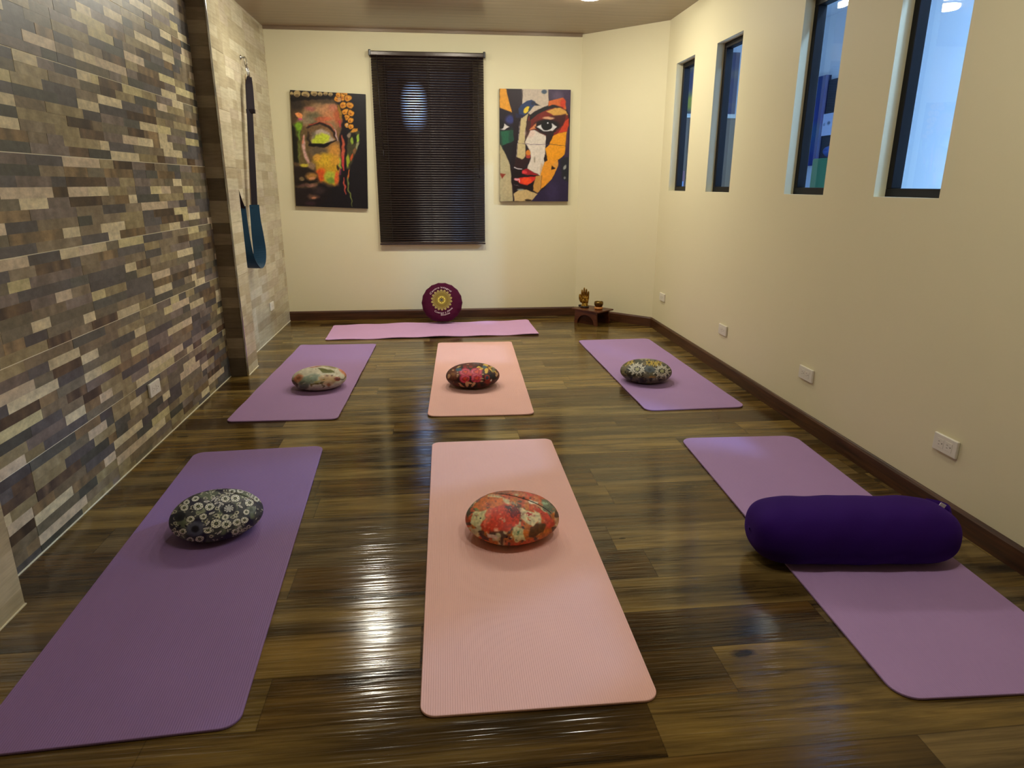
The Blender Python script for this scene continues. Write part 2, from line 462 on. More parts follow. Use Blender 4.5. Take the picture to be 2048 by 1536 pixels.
# ---- tiled left wall
PAL = {'C': (208, 194, 156), 'P': (202, 184, 154), 'Y': (196, 184, 136), 'T': (150, 136, 100), 'B': (130, 116, 92),
       'G': (114, 106, 86), 'M': (120, 108, 98), 'D': (86, 82, 80), 'E': (82, 82, 74), 'R': (84, 68, 52), 'S': (126, 106, 76)}
def brick_wall(name, x, y0, y1, z0, z1, rowh, rows_per_tile, tile_w, pal, lens, mat, seed, zorg=0.0, seam0=2.9, jag=.038, relief=.0012, gy=.0020, gz=.0034, face='x', jit=9, streak=False):
    rnd = random.Random(seed)
    verts, faces, cols = [], [], []
    keys = list(pal)
    weights = [w for _, w in pal.values()]
    cv = {k: v for k, (v, w) in pal.items()}
    nrow = int(math.ceil((z1 - zorg) / rowh)) + 1
    th = rowh * rows_per_tile
    offs = {}
    def P(a, z, d):
        return (x + d, a, z) if face == 'x' else (a, x - d, z)
    prev = []
    for r in range(nrow):
        za = zorg + r * rowh; zb = za + rowh
        if zb <= z0 or za >= z1: continue
        band = r // rows_per_tile; rr = r % rows_per_tile
        ga = gz / 2 if rr == 0 else 0; gb = gz / 2 if rr == rows_per_tile - 1 else 0
        za2 = max(za + ga, z0); zb2 = min(zb - gb, z1)
        if zb2 - za2 < 1e-4: continue
        s0 = seam0 + {0: 0, 1: -.17, 2: 0, 3: 0.0, 4: -.24, 5: .1, 6: -.1, 7: .2}.get(band, 0)
        js = [0, 0, jag, jag, 0, jag, jag, 0, 0, jag][(r * 7 + band) % 10] if jag else 0
        k0 = int(math.floor((y0 - s0) / tile_w)) - 1
        k1 = int(math.ceil((y1 - s0) / tile_w)) + 1
        bricks = []
        for k in range(k0, k1):
            a = s0 + k * tile_w + js; e = a + tile_w
            p = a
            while p < e - 1e-6:
                L = rnd.choice(lens) * rnd.uniform(.85, 1.15)
                if e - (p + L) < min(lens) * .5: L = e - p
                q = min(p + L, e)
                bricks.append((p + (gy / 2 if p == a else 0), q - (gy / 2 if abs(q - e) < 1e-6 else 0)))
                p = q
        last = None; cur = []
        for (p, q) in bricks:
            if q <= y0 or p >= y1: continue
            p2, q2 = max(p, y0), min(q, y1)
            for _ in range(8):
                kk = rnd.choices(keys, weights)[0]
                if kk == last: continue
                above = [c for (u, w, c) in prev if u < q2 - .02 and w > p2 + .02]
                if kk in 'CPY' and any(c in 'CPY' for c in above) and rnd.random() < .7: continue
                break
            last = kk; cur.append((p2, q2, kk))
            base = np.array(cv[kk], float) + rnd.uniform(-jit, jit)
            d = rnd.uniform(0, relief)
            nseg = max(1, int((q2 - p2) / .03)) if not streak else 1
            i0 = len(verts)
            for s in range(nseg + 1):
                aa = p2 + (q2 - p2) * s / nseg
                if kk in 'RS' :
                    cc = base + rnd.uniform(-26, 26) * np.array([1, .8, .5])
                elif kk in 'BTM': cc = base + rnd.uniform(-12, 12)
                else: cc = base + rnd.uniform(-5, 5)
                for (z, dd) in ((za2, d - .003), (za2, d), (zb2, d), (zb2, d - .003)):
                    verts.append(P(aa, z, dd)); cols.append(cc)
            for s in range(nseg):
                A = i0 + 4 * s; B = A + 4
                for k in range(3): faces.append((A + k, B + k, B + k + 1, A + k + 1))
            faces.append((i0, i0 + 1, i0 + 2, i0 + 3)); e_ = i0 + 4 * nseg
            faces.append((e_ + 3, e_ + 2, e_ + 1, e_))
        prev = cur
    o = mesh_obj(name, verts, faces, mat)
    bm = bmesh.new(); bm.from_mesh(o.data); bmesh.ops.recalc_face_normals(bm, faces=bm.faces); bm.to_mesh(o.data); bm.free()
    set_cols(o, lin(np.array(cols)))
    return o

mos_pal = {'C': (PAL['C'], 14), 'P': (PAL['P'], 8), 'Y': (PAL['Y'], 6), 'T': (PAL['T'], 13), 'B': (PAL['B'], 14), 'G': (PAL['G'], 8),
           'M': (PAL['M'], 10), 'D': (PAL['D'], 18), 'E': (PAL['E'], 6), 'R': (PAL['R'], 8), 'S': (PAL['S'], 6)}
RH = .345 / 9
wl = box('wall_left', (XL - .12, YF, 0), (XL - .0012, YB, ZC), M['grout']); tag(wl, kind='structure')
mo = brick_wall('mosaic_tiles', XL, 1.96, 4.58, 0, ZC, RH, 9, .62, mos_pal, [.13, .17, .21, .26, .31], M['mosaic'], 5, zorg=-.010)
mo.parent = wl; tag(mo, 'brown grey and cream stacked mosaic tiling')
lt_pal = {'a': ((194, 183, 154), 8), 'b': ((186, 174, 144), 8), 'c': ((202, 192, 164), 6), 'd': ((176, 163, 134), 4), 'e': ((192, 179, 154), 6)}
lt = brick_wall('light_tiles', XL, 4.84, YB, 0, ZC, .069, 5, .62, lt_pal, [.2, .31, .42, .62], M['light_tile'], 9, zorg=-.01, jag=0, relief=.0006, gz=.0016, gy=.001, jit=6)
lt.parent = wl; tag(lt, 'pale beige stone tiling beyond the column')
# tiled columns
def column(name, y0, y1, seed):
    c = box(name, (XL - .05, y0 + .0035, 0), (XP - .0035, y1 - .0035, ZC), M['grout_dark']); tag(c, kind='structure')
    f = brick_wall('light_tiles', XP, y0, y1, 0, ZC, .069, 5, .62, lt_pal, [.3, .62], M['light_tile'], seed, zorg=-.01, jag=0, relief=.0005, gz=.0016, gy=0, seam0=y0 - .62 * 4, jit=6)
    f.parent = c
    return c
c1 = column('wall_column', 4.58, 4.84, 21)
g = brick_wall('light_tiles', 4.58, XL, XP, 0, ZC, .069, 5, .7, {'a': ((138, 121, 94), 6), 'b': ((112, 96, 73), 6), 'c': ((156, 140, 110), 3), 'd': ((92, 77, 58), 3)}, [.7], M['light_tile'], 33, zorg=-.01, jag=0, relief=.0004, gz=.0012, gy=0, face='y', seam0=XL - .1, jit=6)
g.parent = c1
c2 = column('wall_column', YF, 1.96, 22)
tag(box('trim_2', (XP - .006, 4.572, 0), (XP + .005, 4.584, ZC), M['chrome'], bevel=.002), kind='structure')
tag(box('trim_3', (XP - .003, YF, 0), (XP + .004, 1.963, .004), M['grout']), kind='structure')
tag(box('trim_4', (XL, 1.963, 0), (XL + .004, 4.577, .004), M['grout']), kind='structure')
tag(box('trim_5', (XP - .003, 4.577, 0), (XP + .004, 4.843, .004), M['grout']), kind='structure')
tag(box('trim_6', (XL, 4.843, 0), (XL + .004, YB - .014, .004), M['grout']), kind='structure')

# ---- windows in the right wall
for i, (a, b) in enumerate(WIN):
    w = empty('window_%d' % (i + 1), (XR + .078, (a + b) / 2, WZ[0])); tag(w, kind='structure')
    ww, hh = (b - a), WZ[1] - WZ[0]
    bm = bmesh.new(); fw = .036; d = .050
    for (y0, y1, z0, z1) in ((-ww / 2, ww / 2, 0, fw), (-ww / 2, ww / 2, hh - fw, hh), (-ww / 2, -ww / 2 + fw, fw, hh - fw), (ww / 2 - fw, ww / 2, fw, hh - fw)):
        add_box(bm, (0, (y0 + y1) / 2, (z0 + z1) / 2), (d, y1 - y0, z1 - z0), bevel=.002, seg=1)
    bm_obj('window_frame', bm, M['black_metal'], w)
    mesh_obj('window_pane', [(.012, -ww / 2 + fw, fw), (.012, ww / 2 - fw, fw), (.012, ww / 2 - fw, hh - fw), (.012, -ww / 2 + fw, hh - fw)], [(0, 1, 2, 3)], M['glass'], w)

# ---- window behind the blind and the dark outside
w = empty('window_5', (-.045, YB + .06, .82)); tag(w, kind='structure')
bm = bmesh.new(); ww, hh = .81, 1.46; fw = .035
for (x0, x1, z0, z1) in ((-ww / 2, ww / 2, 0, fw), (-ww / 2, ww / 2, hh - fw, hh), (-ww / 2, -ww / 2 + fw, fw, hh - fw), (ww / 2 - fw, ww / 2, fw, hh - fw), (-.015, .015, fw, hh - fw)):
    add_box(bm, ((x0 + x1) / 2, 0, (z0 + z1) / 2), (x1 - x0, .05, z1 - z0), bevel=.002, seg=1)
bm_obj('window_frame', bm, M['black_metal'], w)
mesh_obj('window_pane', [(-ww / 2 + fw, 0, fw), (ww / 2 - fw, 0, fw), (ww / 2 - fw, 0, hh - fw), (-ww / 2 + fw, 0, hh - fw)], [(0, 1, 2, 3)], M['glass'], w)
o = box('wall_outside', (-3.5, 8.6, -.5), (1.9, 8.7, 4), M['white_wall']); tag(o, kind='structure')

# ------------------------------------------------------------------ neighbouring room
SRM = [('floor_side', (2.051, .5, -.05), (XS + .1, YS + .1, 0), 'white_wall'),
       ('ceiling_side', (2.051, .5, 3.2), (XS + .1, YS + .1, 3.25), 'white_wall'),
       ('wall_side', (XS, .5, 0), (XS + .1, YS + .1, 3.2), 'white_wall'),
       ('wall_side_end', (2.051, YS, 0), (XS, YS + .1, 3.2), 'white_wall'),
       ('wall_side_near', (2.051, .4, 0), (XS + .1, .5, 3.2), 'white_wall'),
       ('wall_side_left', (1.99, 5.921, 0), (2.05, YS, 3.2), 'white_wall')]
for nme, lo, hi, mt in SRM: tag(box(nme, lo, hi, M[mt]), kind='structure')

# ------------------------------------------------------------------ camera
fwd = Vector((0.10403251, 0.95208785, -0.28758644)); A = Vector((0.99414343, -0.1080519, 0.00190669)); B = Vector((0.02925893, 0.28610052, 0.95775279))
cam = bpy.data.cameras.new('camera'); co = bpy.data.objects.new('camera', cam); COL.objects.link(co)
cam.sensor_width = 36; cam.sensor_fit = 'HORIZONTAL'; cam.lens = 1331.3683 / 2048 * 36; cam.clip_start = .02; cam.clip_end = 100
co.matrix_world = Matrix(((A.x, B.x, -fwd.x, 0), (A.y, B.y, -fwd.y, 0), (A.z, B.z, -fwd.z, 1.26894), (0, 0, 0, 1)))
SC.camera = co

# ------------------------------------------------------------------ yoga mats
def mat_foam(name, c, rough=.62, spec=.35):
    t = NT(name); P = t.sep(t.obj())
    w = t.math('SINE', t.math('MULTIPLY', P[0], 2 * PI / .0062))
    n = t.noise(t.obj(), 3.0, 3, .5); n2 = t.noise(t.obj(), 260, 2, .6)
    d = tuple(v * .93 for v in c[:3]) + (1,); l = tuple(min(1, v * 1.06) for v in c[:3]) + (1,)
    col = t.mix(n, d, l)
    col = t.mix(t.math('MULTIPLY', t.math('ADD', t.math('MULTIPLY', w, .5), .5), .10), col, tuple(v * .6 for v in c[:3]) + (1,))
    t.set(base=col, rough=rough, spec=spec)
    t.bump(t.math('ADD', w, t.math('MULTIPLY', n2, .5)), .22, .0008)
    return t.m
def yoga_mat(cx, cy, ang, W, L, rad, mat, label, wave=0, seed=0, thick=.0075, group='yoga mats on the floor'):
    """slab with rounded corners: local x = width, y = length"""
    rnd = random.Random(seed)
    nx, ny = 20, 60
    hx, hy = W / 2, L / 2
    def outline(d):
        pts = []
        for (sx, sy, a0) in ((1, 1, 0), (-1, 1, 90), (-1, -1, 180), (1, -1, 270)):
            for k in range(9):
                a = math.radians(a0 + 90 * k / 8)
                pts.append((sx * (hx - rad) + (rad - d) * math.cos(a), sy * (hy - rad) + (rad - d) * math.sin(a)))
        # subdivide the straight sides
        out = []
        for i in range(len(pts)):
            p, q = pts[i], pts[(i + 1) % len(pts)]
            L_ = math.hypot(q[0] - p[0], q[1] - p[1]); m = max(1, int(L_ / .04))
            for s in range(m): out.append((p[0] + (q[0] - p[0]) * s / m, p[1] + (q[1] - p[1]) * s / m))
        return out
    ph = [rnd.uniform(0, 6.28) for _ in range(6)]
    def lift(x, y):
        if not wave: return 0
        e = max(0, 1 - (hy - abs(y)) / .12) if False else 0
        ex = max(0.0, (abs(x) - (hx - .10)) / .10)
        return wave * ex * ex * max(0, .5 + .5 * math.sin(y * 11 + ph[0]) * math.sin(y * 5.3 + ph[1] + (1 if x > 0 else 0)))
    bm = bmesh.new()
    layers = [(0.002, 0.0), (0.0, .0015), (0.0, thick - .002), (.0007, thick - .0006), (.002, thick)]
    rings = []
    for d, z in layers:
        rings.append([bm.verts.new((x, y, z + lift(x, y))) for x, y in outline(d)])
    n = len(rings[0])
    for Aa, Bb in zip(rings[:-1], rings[1:]):
        for k in range(n): bm.faces.new((Aa[k], Aa[(k + 1) % n], Bb[(k + 1) % n], Bb[k]))
    # top: inner rings so the lifted edge stays smooth
    prev = rings[-1]
    for d in (.03, .07, .12):
        rr = min(rad, .03)
        ring = []
        for v in rings[-1]:
            x = max(-(hx - d), min(hx - d, v.co.x)); y = max(-(hy - d), min(hy - d, v.co.y))
            ring.append(bm.verts.new((x, y, thick + lift(x, y))))
        for k in range(n):
            try: bm.faces.new((prev[k], prev[(k + 1) % n], ring[(k + 1) % n], ring[k]))
            except ValueError: pass
        prev = ring
    bm.faces.new(prev); bm.faces.new(rings[0][::-1])
    bmesh.ops.remove_doubles(bm, verts=bm.verts, dist=1e-5)
    bmesh.ops.recalc_face_normals(bm, faces=bm.faces)
    o = bm_obj('yoga_mat', bm, mat, None, False, (cx, cy, 0.0008), (0, 0, math.radians(ang)))
    tag(o, label, 'yoga mat', group)
    return o
V1 = mat_foam('violet_foam', rgb(142, 110, 158)); PK = mat_foam('pink_foam', rgb(238, 186, 174)); LV = mat_foam('lavender_foam', rgb(172, 138, 188)); LI = mat_foam('lilac_foam', rgb(216, 168, 212))
V2 = mat_foam('mauve_foam', rgb(164, 128, 170))
yoga_mat(.2348, 2.268, -.594, .61, 1.834, .040, PK, 'large pink yoga mat in the middle foreground under the orange patterned cushion')
yoga_mat(-.8643, 2.2716, 2.72, .61, 1.834, .048, V1, 'dark violet yoga mat in the left foreground under the black and white flowered cushion')
yoga_mat(1.4847, 2.187, -2.448, .61, 1.834, .062, LV, 'lavender yoga mat in the right foreground under the purple bolster')
yoga_mat(.2476, 4.497, -2.04, .61, 1.834, .035, PK, 'pink yoga mat of the second row under the dark red flowered cushion', wave=.006, seed=3)
yoga_mat(-.8647, 4.527, -1.92, .61, 1.834, .035, V2, 'mauve yoga mat beside the tiled column under the cream flowered cushion', wave=.005, seed=4)
yoga_mat(1.4675, 4.484, .868, .61, 1.834, .05, LV, 'lavender yoga mat of the second row near the window wall', wave=.003, seed=5)
yoga_mat(-.064, 5.946, 91.44, .61, 1.834, .03, LI, 'lilac yoga mat laid crosswise along the back wall', wave=.012, seed=6)

# ------------------------------------------------------------------ meditation cushions
def cushion_verts(rx, ry, h, nu=150, nv=84, seam_th=0, flat=.75):
    us = np.arange(nu) * 2 * PI / nu
    vs = np.linspace(-PI / 2, PI / 2, nv)[1:-1]
    U, Vv = np.meshgrid(us, vs)
    D = np.stack([np.cos(U) * np.cos(Vv), np.sin(U) * np.cos(Vv), np.sin(Vv)], -1).reshape(-1, 3)
    D = np.vstack([[0, 0, -1], D, [0, 0, 1]])
    faces = []
    m = nv - 2
    for i in range(m - 1):
        for j in range(nu):
            a = 1 + i * nu + j; b = 1 + i * nu + (j + 1) % nu
            faces.append((a, b, b + nu, a + nu))
    for j in range(nu):
        faces.append((0, 1 + (j + 1) % nu, 1 + j)); faces.append((1 + (m - 1) * nu + j, 1 + (m - 1) * nu + (j + 1) % nu, len(D) - 1))
    return D, faces
def cushion(cx, cy, r, h, name_label, cat, paint, cw, ch, ccx, ccy, seam=None, seed=0, z0=.0085, matname='fabric', roll=0, rough=.5, seamcol=None):
    D, faces = cushion_verts(r, r, h, *((320, 190) if cy < 3 else (200, 116)))
    rs = np.random.RandomState(seed)
    # superellipse profile: round and a little fuller than an ellipsoid, flattened underneath
    rho = np.hypot(D[:, 0], D[:, 1]); z = D[:, 2]
    ang = np.arctan2(D[:, 1], D[:, 0])
    rr = np.sign(rho) * np.abs(rho) ** .93; zz = np.sign(z) * np.abs(z) ** 1.0
    lump = 1 + .012 * np.sin(3 * ang + seed) + .008 * np.sin(5 * ang + 2 * seed)
    X = r * rr * np.cos(ang) * lump; Y = r * .95 * rr * np.sin(ang) * lump; Z = h / 2 * zz
    Z = np.where(z < 0, np.maximum(Z, -h * .44), Z) ; Z = Z * 1.0
    zmin = Z.min(); Z = Z - zmin
    if seam is not None:
        th, off = seam          # a zip seam over the top: direction and offset
        dist = X * math.sin(th) - Y * math.cos(th) - off * r
        dent = np.exp(-(dist / .006) ** 2) * .005 * np.clip(z * 3, 0, 1)
        Z = Z - dent
    P = np.stack([X, Y, Z], -1)
    # fabric chart facing the front and top of the cushion
    W = np.array([cx, cy, z0 + h / 2]); view = np.array([0, 0, HC]) - W; view = view / np.linalg.norm(view)
    right = np.cross([0, 0, 1], view); right /= np.linalg.norm(right); up = np.cross(view, right)
    Q = P - np.array([0, 0, h * .47])
    a = Q @ right; b = Q @ up; c = D @ view
    ra = np.abs(a).max(); rb = np.abs(b).max()
    a = a / ra; b = b / rb
    back = np.clip(-c, 0, 1)[:]
    s = 1 + back * .8
    cr, sr = math.cos(roll), math.sin(roll)
    a, b = a * cr - b * sr, a * sr + b * cr
    pa = Paint(ccx + a * s * cw, ccy - b * s * ch, (128, 128, 128), seed)
    paint(pa)
    t = empty('meditation_cushion', (cx, cy, z0)); tag(t, name_label, cat, 'round patterned meditation cushions')
    o = mesh_obj('cover', P, faces, attr_mat('cushion_%s' % matname, rough, .35, .06, 120, .1), t, True)
    set_cols(o, lin(pa.c))
    if seam is not None:
        th, off = seam
        pts = []
        for k in range(25):
            s_ = -.82 + 1.64 * k / 24
            x = s_ * math.cos(th) * r + off * r * math.sin(th); y = s_ * math.sin(th) * r - off * r * math.cos(th)
            q = math.hypot(x / r, y / (r * .95)); q = min(q, .985)
            zz_ = h / 2 * math.sqrt(max(0, 1 - q ** (2 / .93)))  - zmin
            pts.append((x, y, zz_ - .0035))
        bm = bmesh.new(); add_tube(bm, pts, .0016, 6)
        s_o = bm_obj('zip_seam', bm, simple('zip_' + matname, seamcol or rgb(40, 30, 30), .5), t, True)
    return t

rndm = random.Random
def p_ln(p):
    p.c[:] = (66, 66, 66); p.wob(10, 40, 5)
    R = rndm(4)
    p.put(np.clip((p.vnoise(150, 9) - .5) * 6, 0, 1), (30, 26, 52)); p.put(np.clip((p.vnoise(120, 31) - .55) * 6, 0, 1), (104, 112, 86), .9)
    for _ in range(420):
        x = R.uniform(200, 1850); y = R.uniform(150, 1200)
        q = R.random()
        if q < .4: p.ell(x, y, R.uniform(12, 24), R.uniform(6, 10), (206, 200, 172), .9, .3, R.uniform(0, 3))
        elif q < .7: p.ell(x, y, R.uniform(10, 26), R.uniform(10, 18), (18, 14, 26), .9, .3, R.uniform(0, 3))
        else:
            p.ell(x, y, 34, 26, (208, 202, 172), .9, .15); p.ell(x, y, 15, 12, (28, 24, 26), 1, .3)
    p.wob(5, 30, 15)
    for (x, y, r, c1, c2) in ((690, 850, 140, (84, 86, 104), (22, 20, 34)), (1560, 720, 76, (112, 118, 104), (76, 82, 68)), (480, 620, 90, (26, 26, 34), (16, 14, 20)), (1220, 640, 120, (30, 28, 40), (176, 172, 164)), (800, 590, 74, (140, 144, 116), (112, 114, 92))):
        p.ell(x, y, r, r * .8, c1, 1, .35); p.ell(x, y, r * .4, r * .34, c2, 1, .5)
    for k in range(9): p.ell(1220 + 62 * math.cos(k * .7), 640 + 48 * math.sin(k * .7), 14, 11, (206, 204, 190), 1, .3)
    W = (234, 230, 208)
    for (x, y, r) in ((1000, 830, 84), (1150, 870, 80), (1190, 480, 70), (1345, 500, 74), (770, 520, 76), (560, 500, 64), (1555, 610, 74), (1690, 570, 60), (400, 870, 66), (500, 850, 58), (730, 1010, 64), (590, 1000, 56), (1310, 870, 68), (1430, 860, 62), (1320, 375, 58), (1455, 385, 62), (1600, 410, 56), (940, 560, 74), (1480, 745, 52), (870, 900, 66), (1270, 1010, 62), (640, 690, 62), (830, 690, 58), (740, 390, 58), (600, 420, 52), (1150, 760, 56)):
        p.ell(x, y, r * 1.12, r * .9, (22, 18, 30), .9, .12)
        p.ell(x, y, r * .96, r * .76, W, 1, .1)
        for k in range(9):
            a = k * 2 * PI / 9; p.ell(x + r * .70 * math.cos(a), y + r * .55 * math.sin(a), r * .10, r * .09, (40, 36, 36), 1, .4)
        p.ell(x, y, r * .42, r * .34, (44, 48, 34), 1, .2); p.ell(x, y, r * .16, r * .13, (150, 150, 110), 1, .3)
    for (x, y) in ((905, 470), (1060, 520), (1090, 570), (1010, 450), (960, 660), (1050, 470), (880, 800), (850, 870), (1540, 560), (1610, 520), (1330, 960), (1030, 970), (1120, 540), (1400, 640)):
        a = R.uniform(-.9, .9); p.ell(x, y, 58, 20, (24, 18, 40), 1, .2, a); p.ell(x, y, 48, 14, (218, 212, 196), 1, .2, a); p.ell(x, y, 26, 5, (110, 106, 120), .8, .3, a)
    p.grain(.08, 30)
def p_pn(p):
    p.c[:] = (196, 82, 44); p.wob(22, 70, 5)
    n = p.vnoise(150, 4); m = p.vnoise(80, 8); k = p.vnoise(55, 12)
    p.put(np.clip((n - .52) * 7, 0, 1), (206, 190, 148)); p.put(np.clip((m - .62) * 9, 0, 1), (196, 110, 40)); p.put(np.clip((k - .7) * 9, 0, 1), (92, 62, 48))
    p.poly([(480, 360), (820, 380), (860, 470), (640, 640), (420, 560), (370, 500)], (204, 104, 40), 1, 20)
    p.poly([(640, 560), (860, 450), (1100, 560), (1080, 760), (900, 860), (560, 880), (500, 800)], (206, 62, 36), 1, 25)
    p.poly([(540, 620), (700, 520), (640, 760), (560, 860)], (222, 112, 84), .8, 30)
    p.poly([(1060, 520), (1350, 620), (1430, 700), (1280, 800), (1120, 700)], (216, 200, 158), 1, 20)
    p.poly([(380, 600), (600, 560), (560, 680), (440, 800), (360, 740)], (206, 194, 140), 1, 16)
    p.poly([(1250, 830), (1380, 740), (1510, 780), (1440, 880), (1280, 960), (1230, 900)], (98, 58, 26), 1, 16)
    p.poly([(1060, 800), (1250, 780), (1230, 940), (1120, 900)], (200, 108, 42), 1, 20)
    p.poly([(1000, 800), (1150, 820), (1130, 900), (1200, 1000), (1030, 1010), (990, 900)], (208, 198, 142), 1, 14)
    p.poly([(1290, 500), (1540, 620), (1620, 760), (1540, 860), (1420, 680)], (206, 74, 52), 1, 18)
    p.poly([(1420, 400), (1560, 420), (1660, 560), (1560, 640), (1440, 540)], (110, 116, 92), 1, 18)
    p.poly([(1480, 350), (1620, 450), (1680, 560), (1560, 470)], (96, 66, 62), .9, 14)
    p.poly([(660, 250), (900, 225), (1150, 245), (1080, 300), (800, 320)], (146, 88, 62), 1, 18)
    p.poly([(820, 260), (1300, 280), (1280, 350), (1000, 330)], (194, 112, 84), .8, 22)
    p.poly([(1180, 270), (1340, 300), (1380, 370), (1240, 340)], (206, 74, 66), 1, 14)
    p.poly([(1230, 420), (1370, 440), (1350, 500), (1240, 470)], (226, 214, 190), 1, 12)
    p.poly([(490, 900), (660, 960), (640, 1010), (470, 930)], (86, 46, 38), 1, 14)
    p.poly([(600, 880), (760, 920), (760, 980), (640, 950)], (222, 188, 170), 1, 14)
    p.poly([(240, 620), (300, 480), (370, 430), (340, 600), (290, 700)], (82, 78, 56), 1, 18)
    p.poly([(330, 420), (480, 330), (520, 350), (420, 460)], (112, 88, 90), .9, 14)
    p.wob(12, 25, 15)
    for (x, y, rx, ry, c) in ((1010, 590, 120, 70, (104, 30, 40)), (930, 540, 70, 40, (60, 24, 34)), (1050, 500, 70, 36, (70, 40, 34)), (980, 680, 26, 40, (100, 28, 46)), (1240, 630, 80, 22, (168, 44, 50)), (1010, 470, 60, 24, (170, 150, 124)), (590, 480, 50, 26, (160, 56, 30)), (600, 525, 34, 12, (50, 50, 56)), (830, 700, 50, 24, (226, 160, 130)), (740, 850, 40, 26, (230, 170, 140)), (900, 960, 16, 60, (54, 20, 20)), (930, 960, 40, 14, (54, 20, 20)), (450, 660, 16, 14, (24, 20, 40)), (510, 690, 12, 16, (24, 20, 30)), (1220, 700, 18, 12, (200, 50, 30)), (1140, 820, 22, 14, (30, 24, 30)), (1050, 1000, 20, 10, (24, 20, 24)), (1580, 590, 16, 12, (200, 60, 50)), (1480, 460, 50, 26, (160, 186, 150)), (440, 560, 60, 16, (120, 140, 80)), (1060, 900, 14, 44, (84, 120, 80))):
        p.ell(x, y, rx, ry, c, .9, .6, .3, .6)
    R = rndm(3)
    for _ in range(90):
        x = R.uniform(260, 1700); y = R.uniform(240, 1080); c = R.choice([(210, 198, 160), (120, 40, 30), (220, 120, 80), (60, 40, 30), (224, 150, 110), (150, 60, 36)])
        p.ell(x, y, R.uniform(6, 26), R.uniform(4, 12), c, .7, .6, R.uniform(-.8, .8))
    p.line([(800, 350), (940, 400), (860, 300)], 6, (70, 34, 26), .7)
    p.grain(.14, 26)
def p_lf(p):
    p.c[:] = (196, 188, 164); p.wob(25, 120, 5)
    p.poly([(560, 560), (760, 480), (1030, 500), (960, 620), (700, 760), (520, 800), (440, 720)], (126, 138, 118), 1, 50)
    p.poly([(480, 680), (640, 640), (720, 800), (600, 860), (480, 780)], (98, 104, 88), .9, 40)
    p.ell(480, 560, 150, 90, (180, 112, 76), 1, .5, -.4); p.ell(500, 550, 60, 40, (122, 66, 32), .9, .6)
    p.poly([(300, 580), (360, 620), (460, 700), (420, 800), (320, 720)], (84, 66, 40), 1, 30)
    p.poly([(1000, 560), (1200, 500), (1400, 560), (1420, 700), (1200, 800), (1040, 720)], (184, 150, 106), 1, 40)
    p.ell(1200, 720, 120, 60, (196, 164, 130), .9, .6)
    p.ell(1200, 540, 36, 18, (98, 60, 36), .9, .5); p.ell(1330, 540, 28, 16, (98, 60, 36), .9, .5); p.ell(1100, 630, 28, 20, (120, 110, 50), .9, .5)
    p.poly([(960, 350), (1080, 360), (1160, 380), (1220, 400), (1290, 390), (1390, 440), (1390, 480), (1280, 470), (1120, 460), (1020, 400)], (92, 92, 34), 1, 14)
    p.line([(980, 365), (1380, 465)], 6, (50, 50, 20), .8)
    p.ell(1445, 640, 75, 62, (130, 52, 30), 1, .3, .3); p.ell(1440, 640, 34, 28, (92, 22, 16), 1, .5)
    p.ell(1600, 470, 90, 60, (204, 128, 92), 1, .5, .6); p.ell(1680, 540, 40, 60, (170, 92, 48), .9, .5)
    p.poly([(1100, 270), (1300, 290), (1500, 370), (1440, 400), (1250, 330), (1080, 300)], (150, 130, 82), 1, 30)
    p.poly([(760, 310), (900, 285), (1080, 265), (1060, 300), (860, 330)], (150, 74, 70), 1, 18)
    p.poly([(740, 720), (900, 690), (1100, 700), (1080, 740), (860, 720), (780, 790)], (104, 88, 36), 1, 16)
    p.poly([(860, 660), (1000, 630), (1020, 670), (900, 690)], (176, 168, 106), 1, 14)
    p.line([(1030, 720), (1110, 700), (1060, 770), (1120, 800), (1090, 830)], 22, (80, 60, 30), .9, 12)
    p.ell(1200, 770, 44, 28, (150, 86, 50), .8, .5); p.line([(1480, 640), (1600, 660), (1680, 600)], 26, (60, 44, 36), .7, 16)
    R = rndm(5)
    for _ in range(120):
        x = R.uniform(320, 1680); y = R.uniform(280, 900); c = R.choice([(214, 206, 182), (176, 160, 120), (150, 146, 120), (120, 104, 72), (204, 180, 150)])
        p.ell(x, y, R.uniform(14, 46), R.uniform(5, 14), c, .6, .6, R.uniform(-.7, .7))
    for k in range(5): p.line([(560 + k * 60, 470 + k * 10), (760 + k * 50, 430 + k * 10)], 10, (160, 160, 138), .7, 12)
    p.grain(.08, 60)
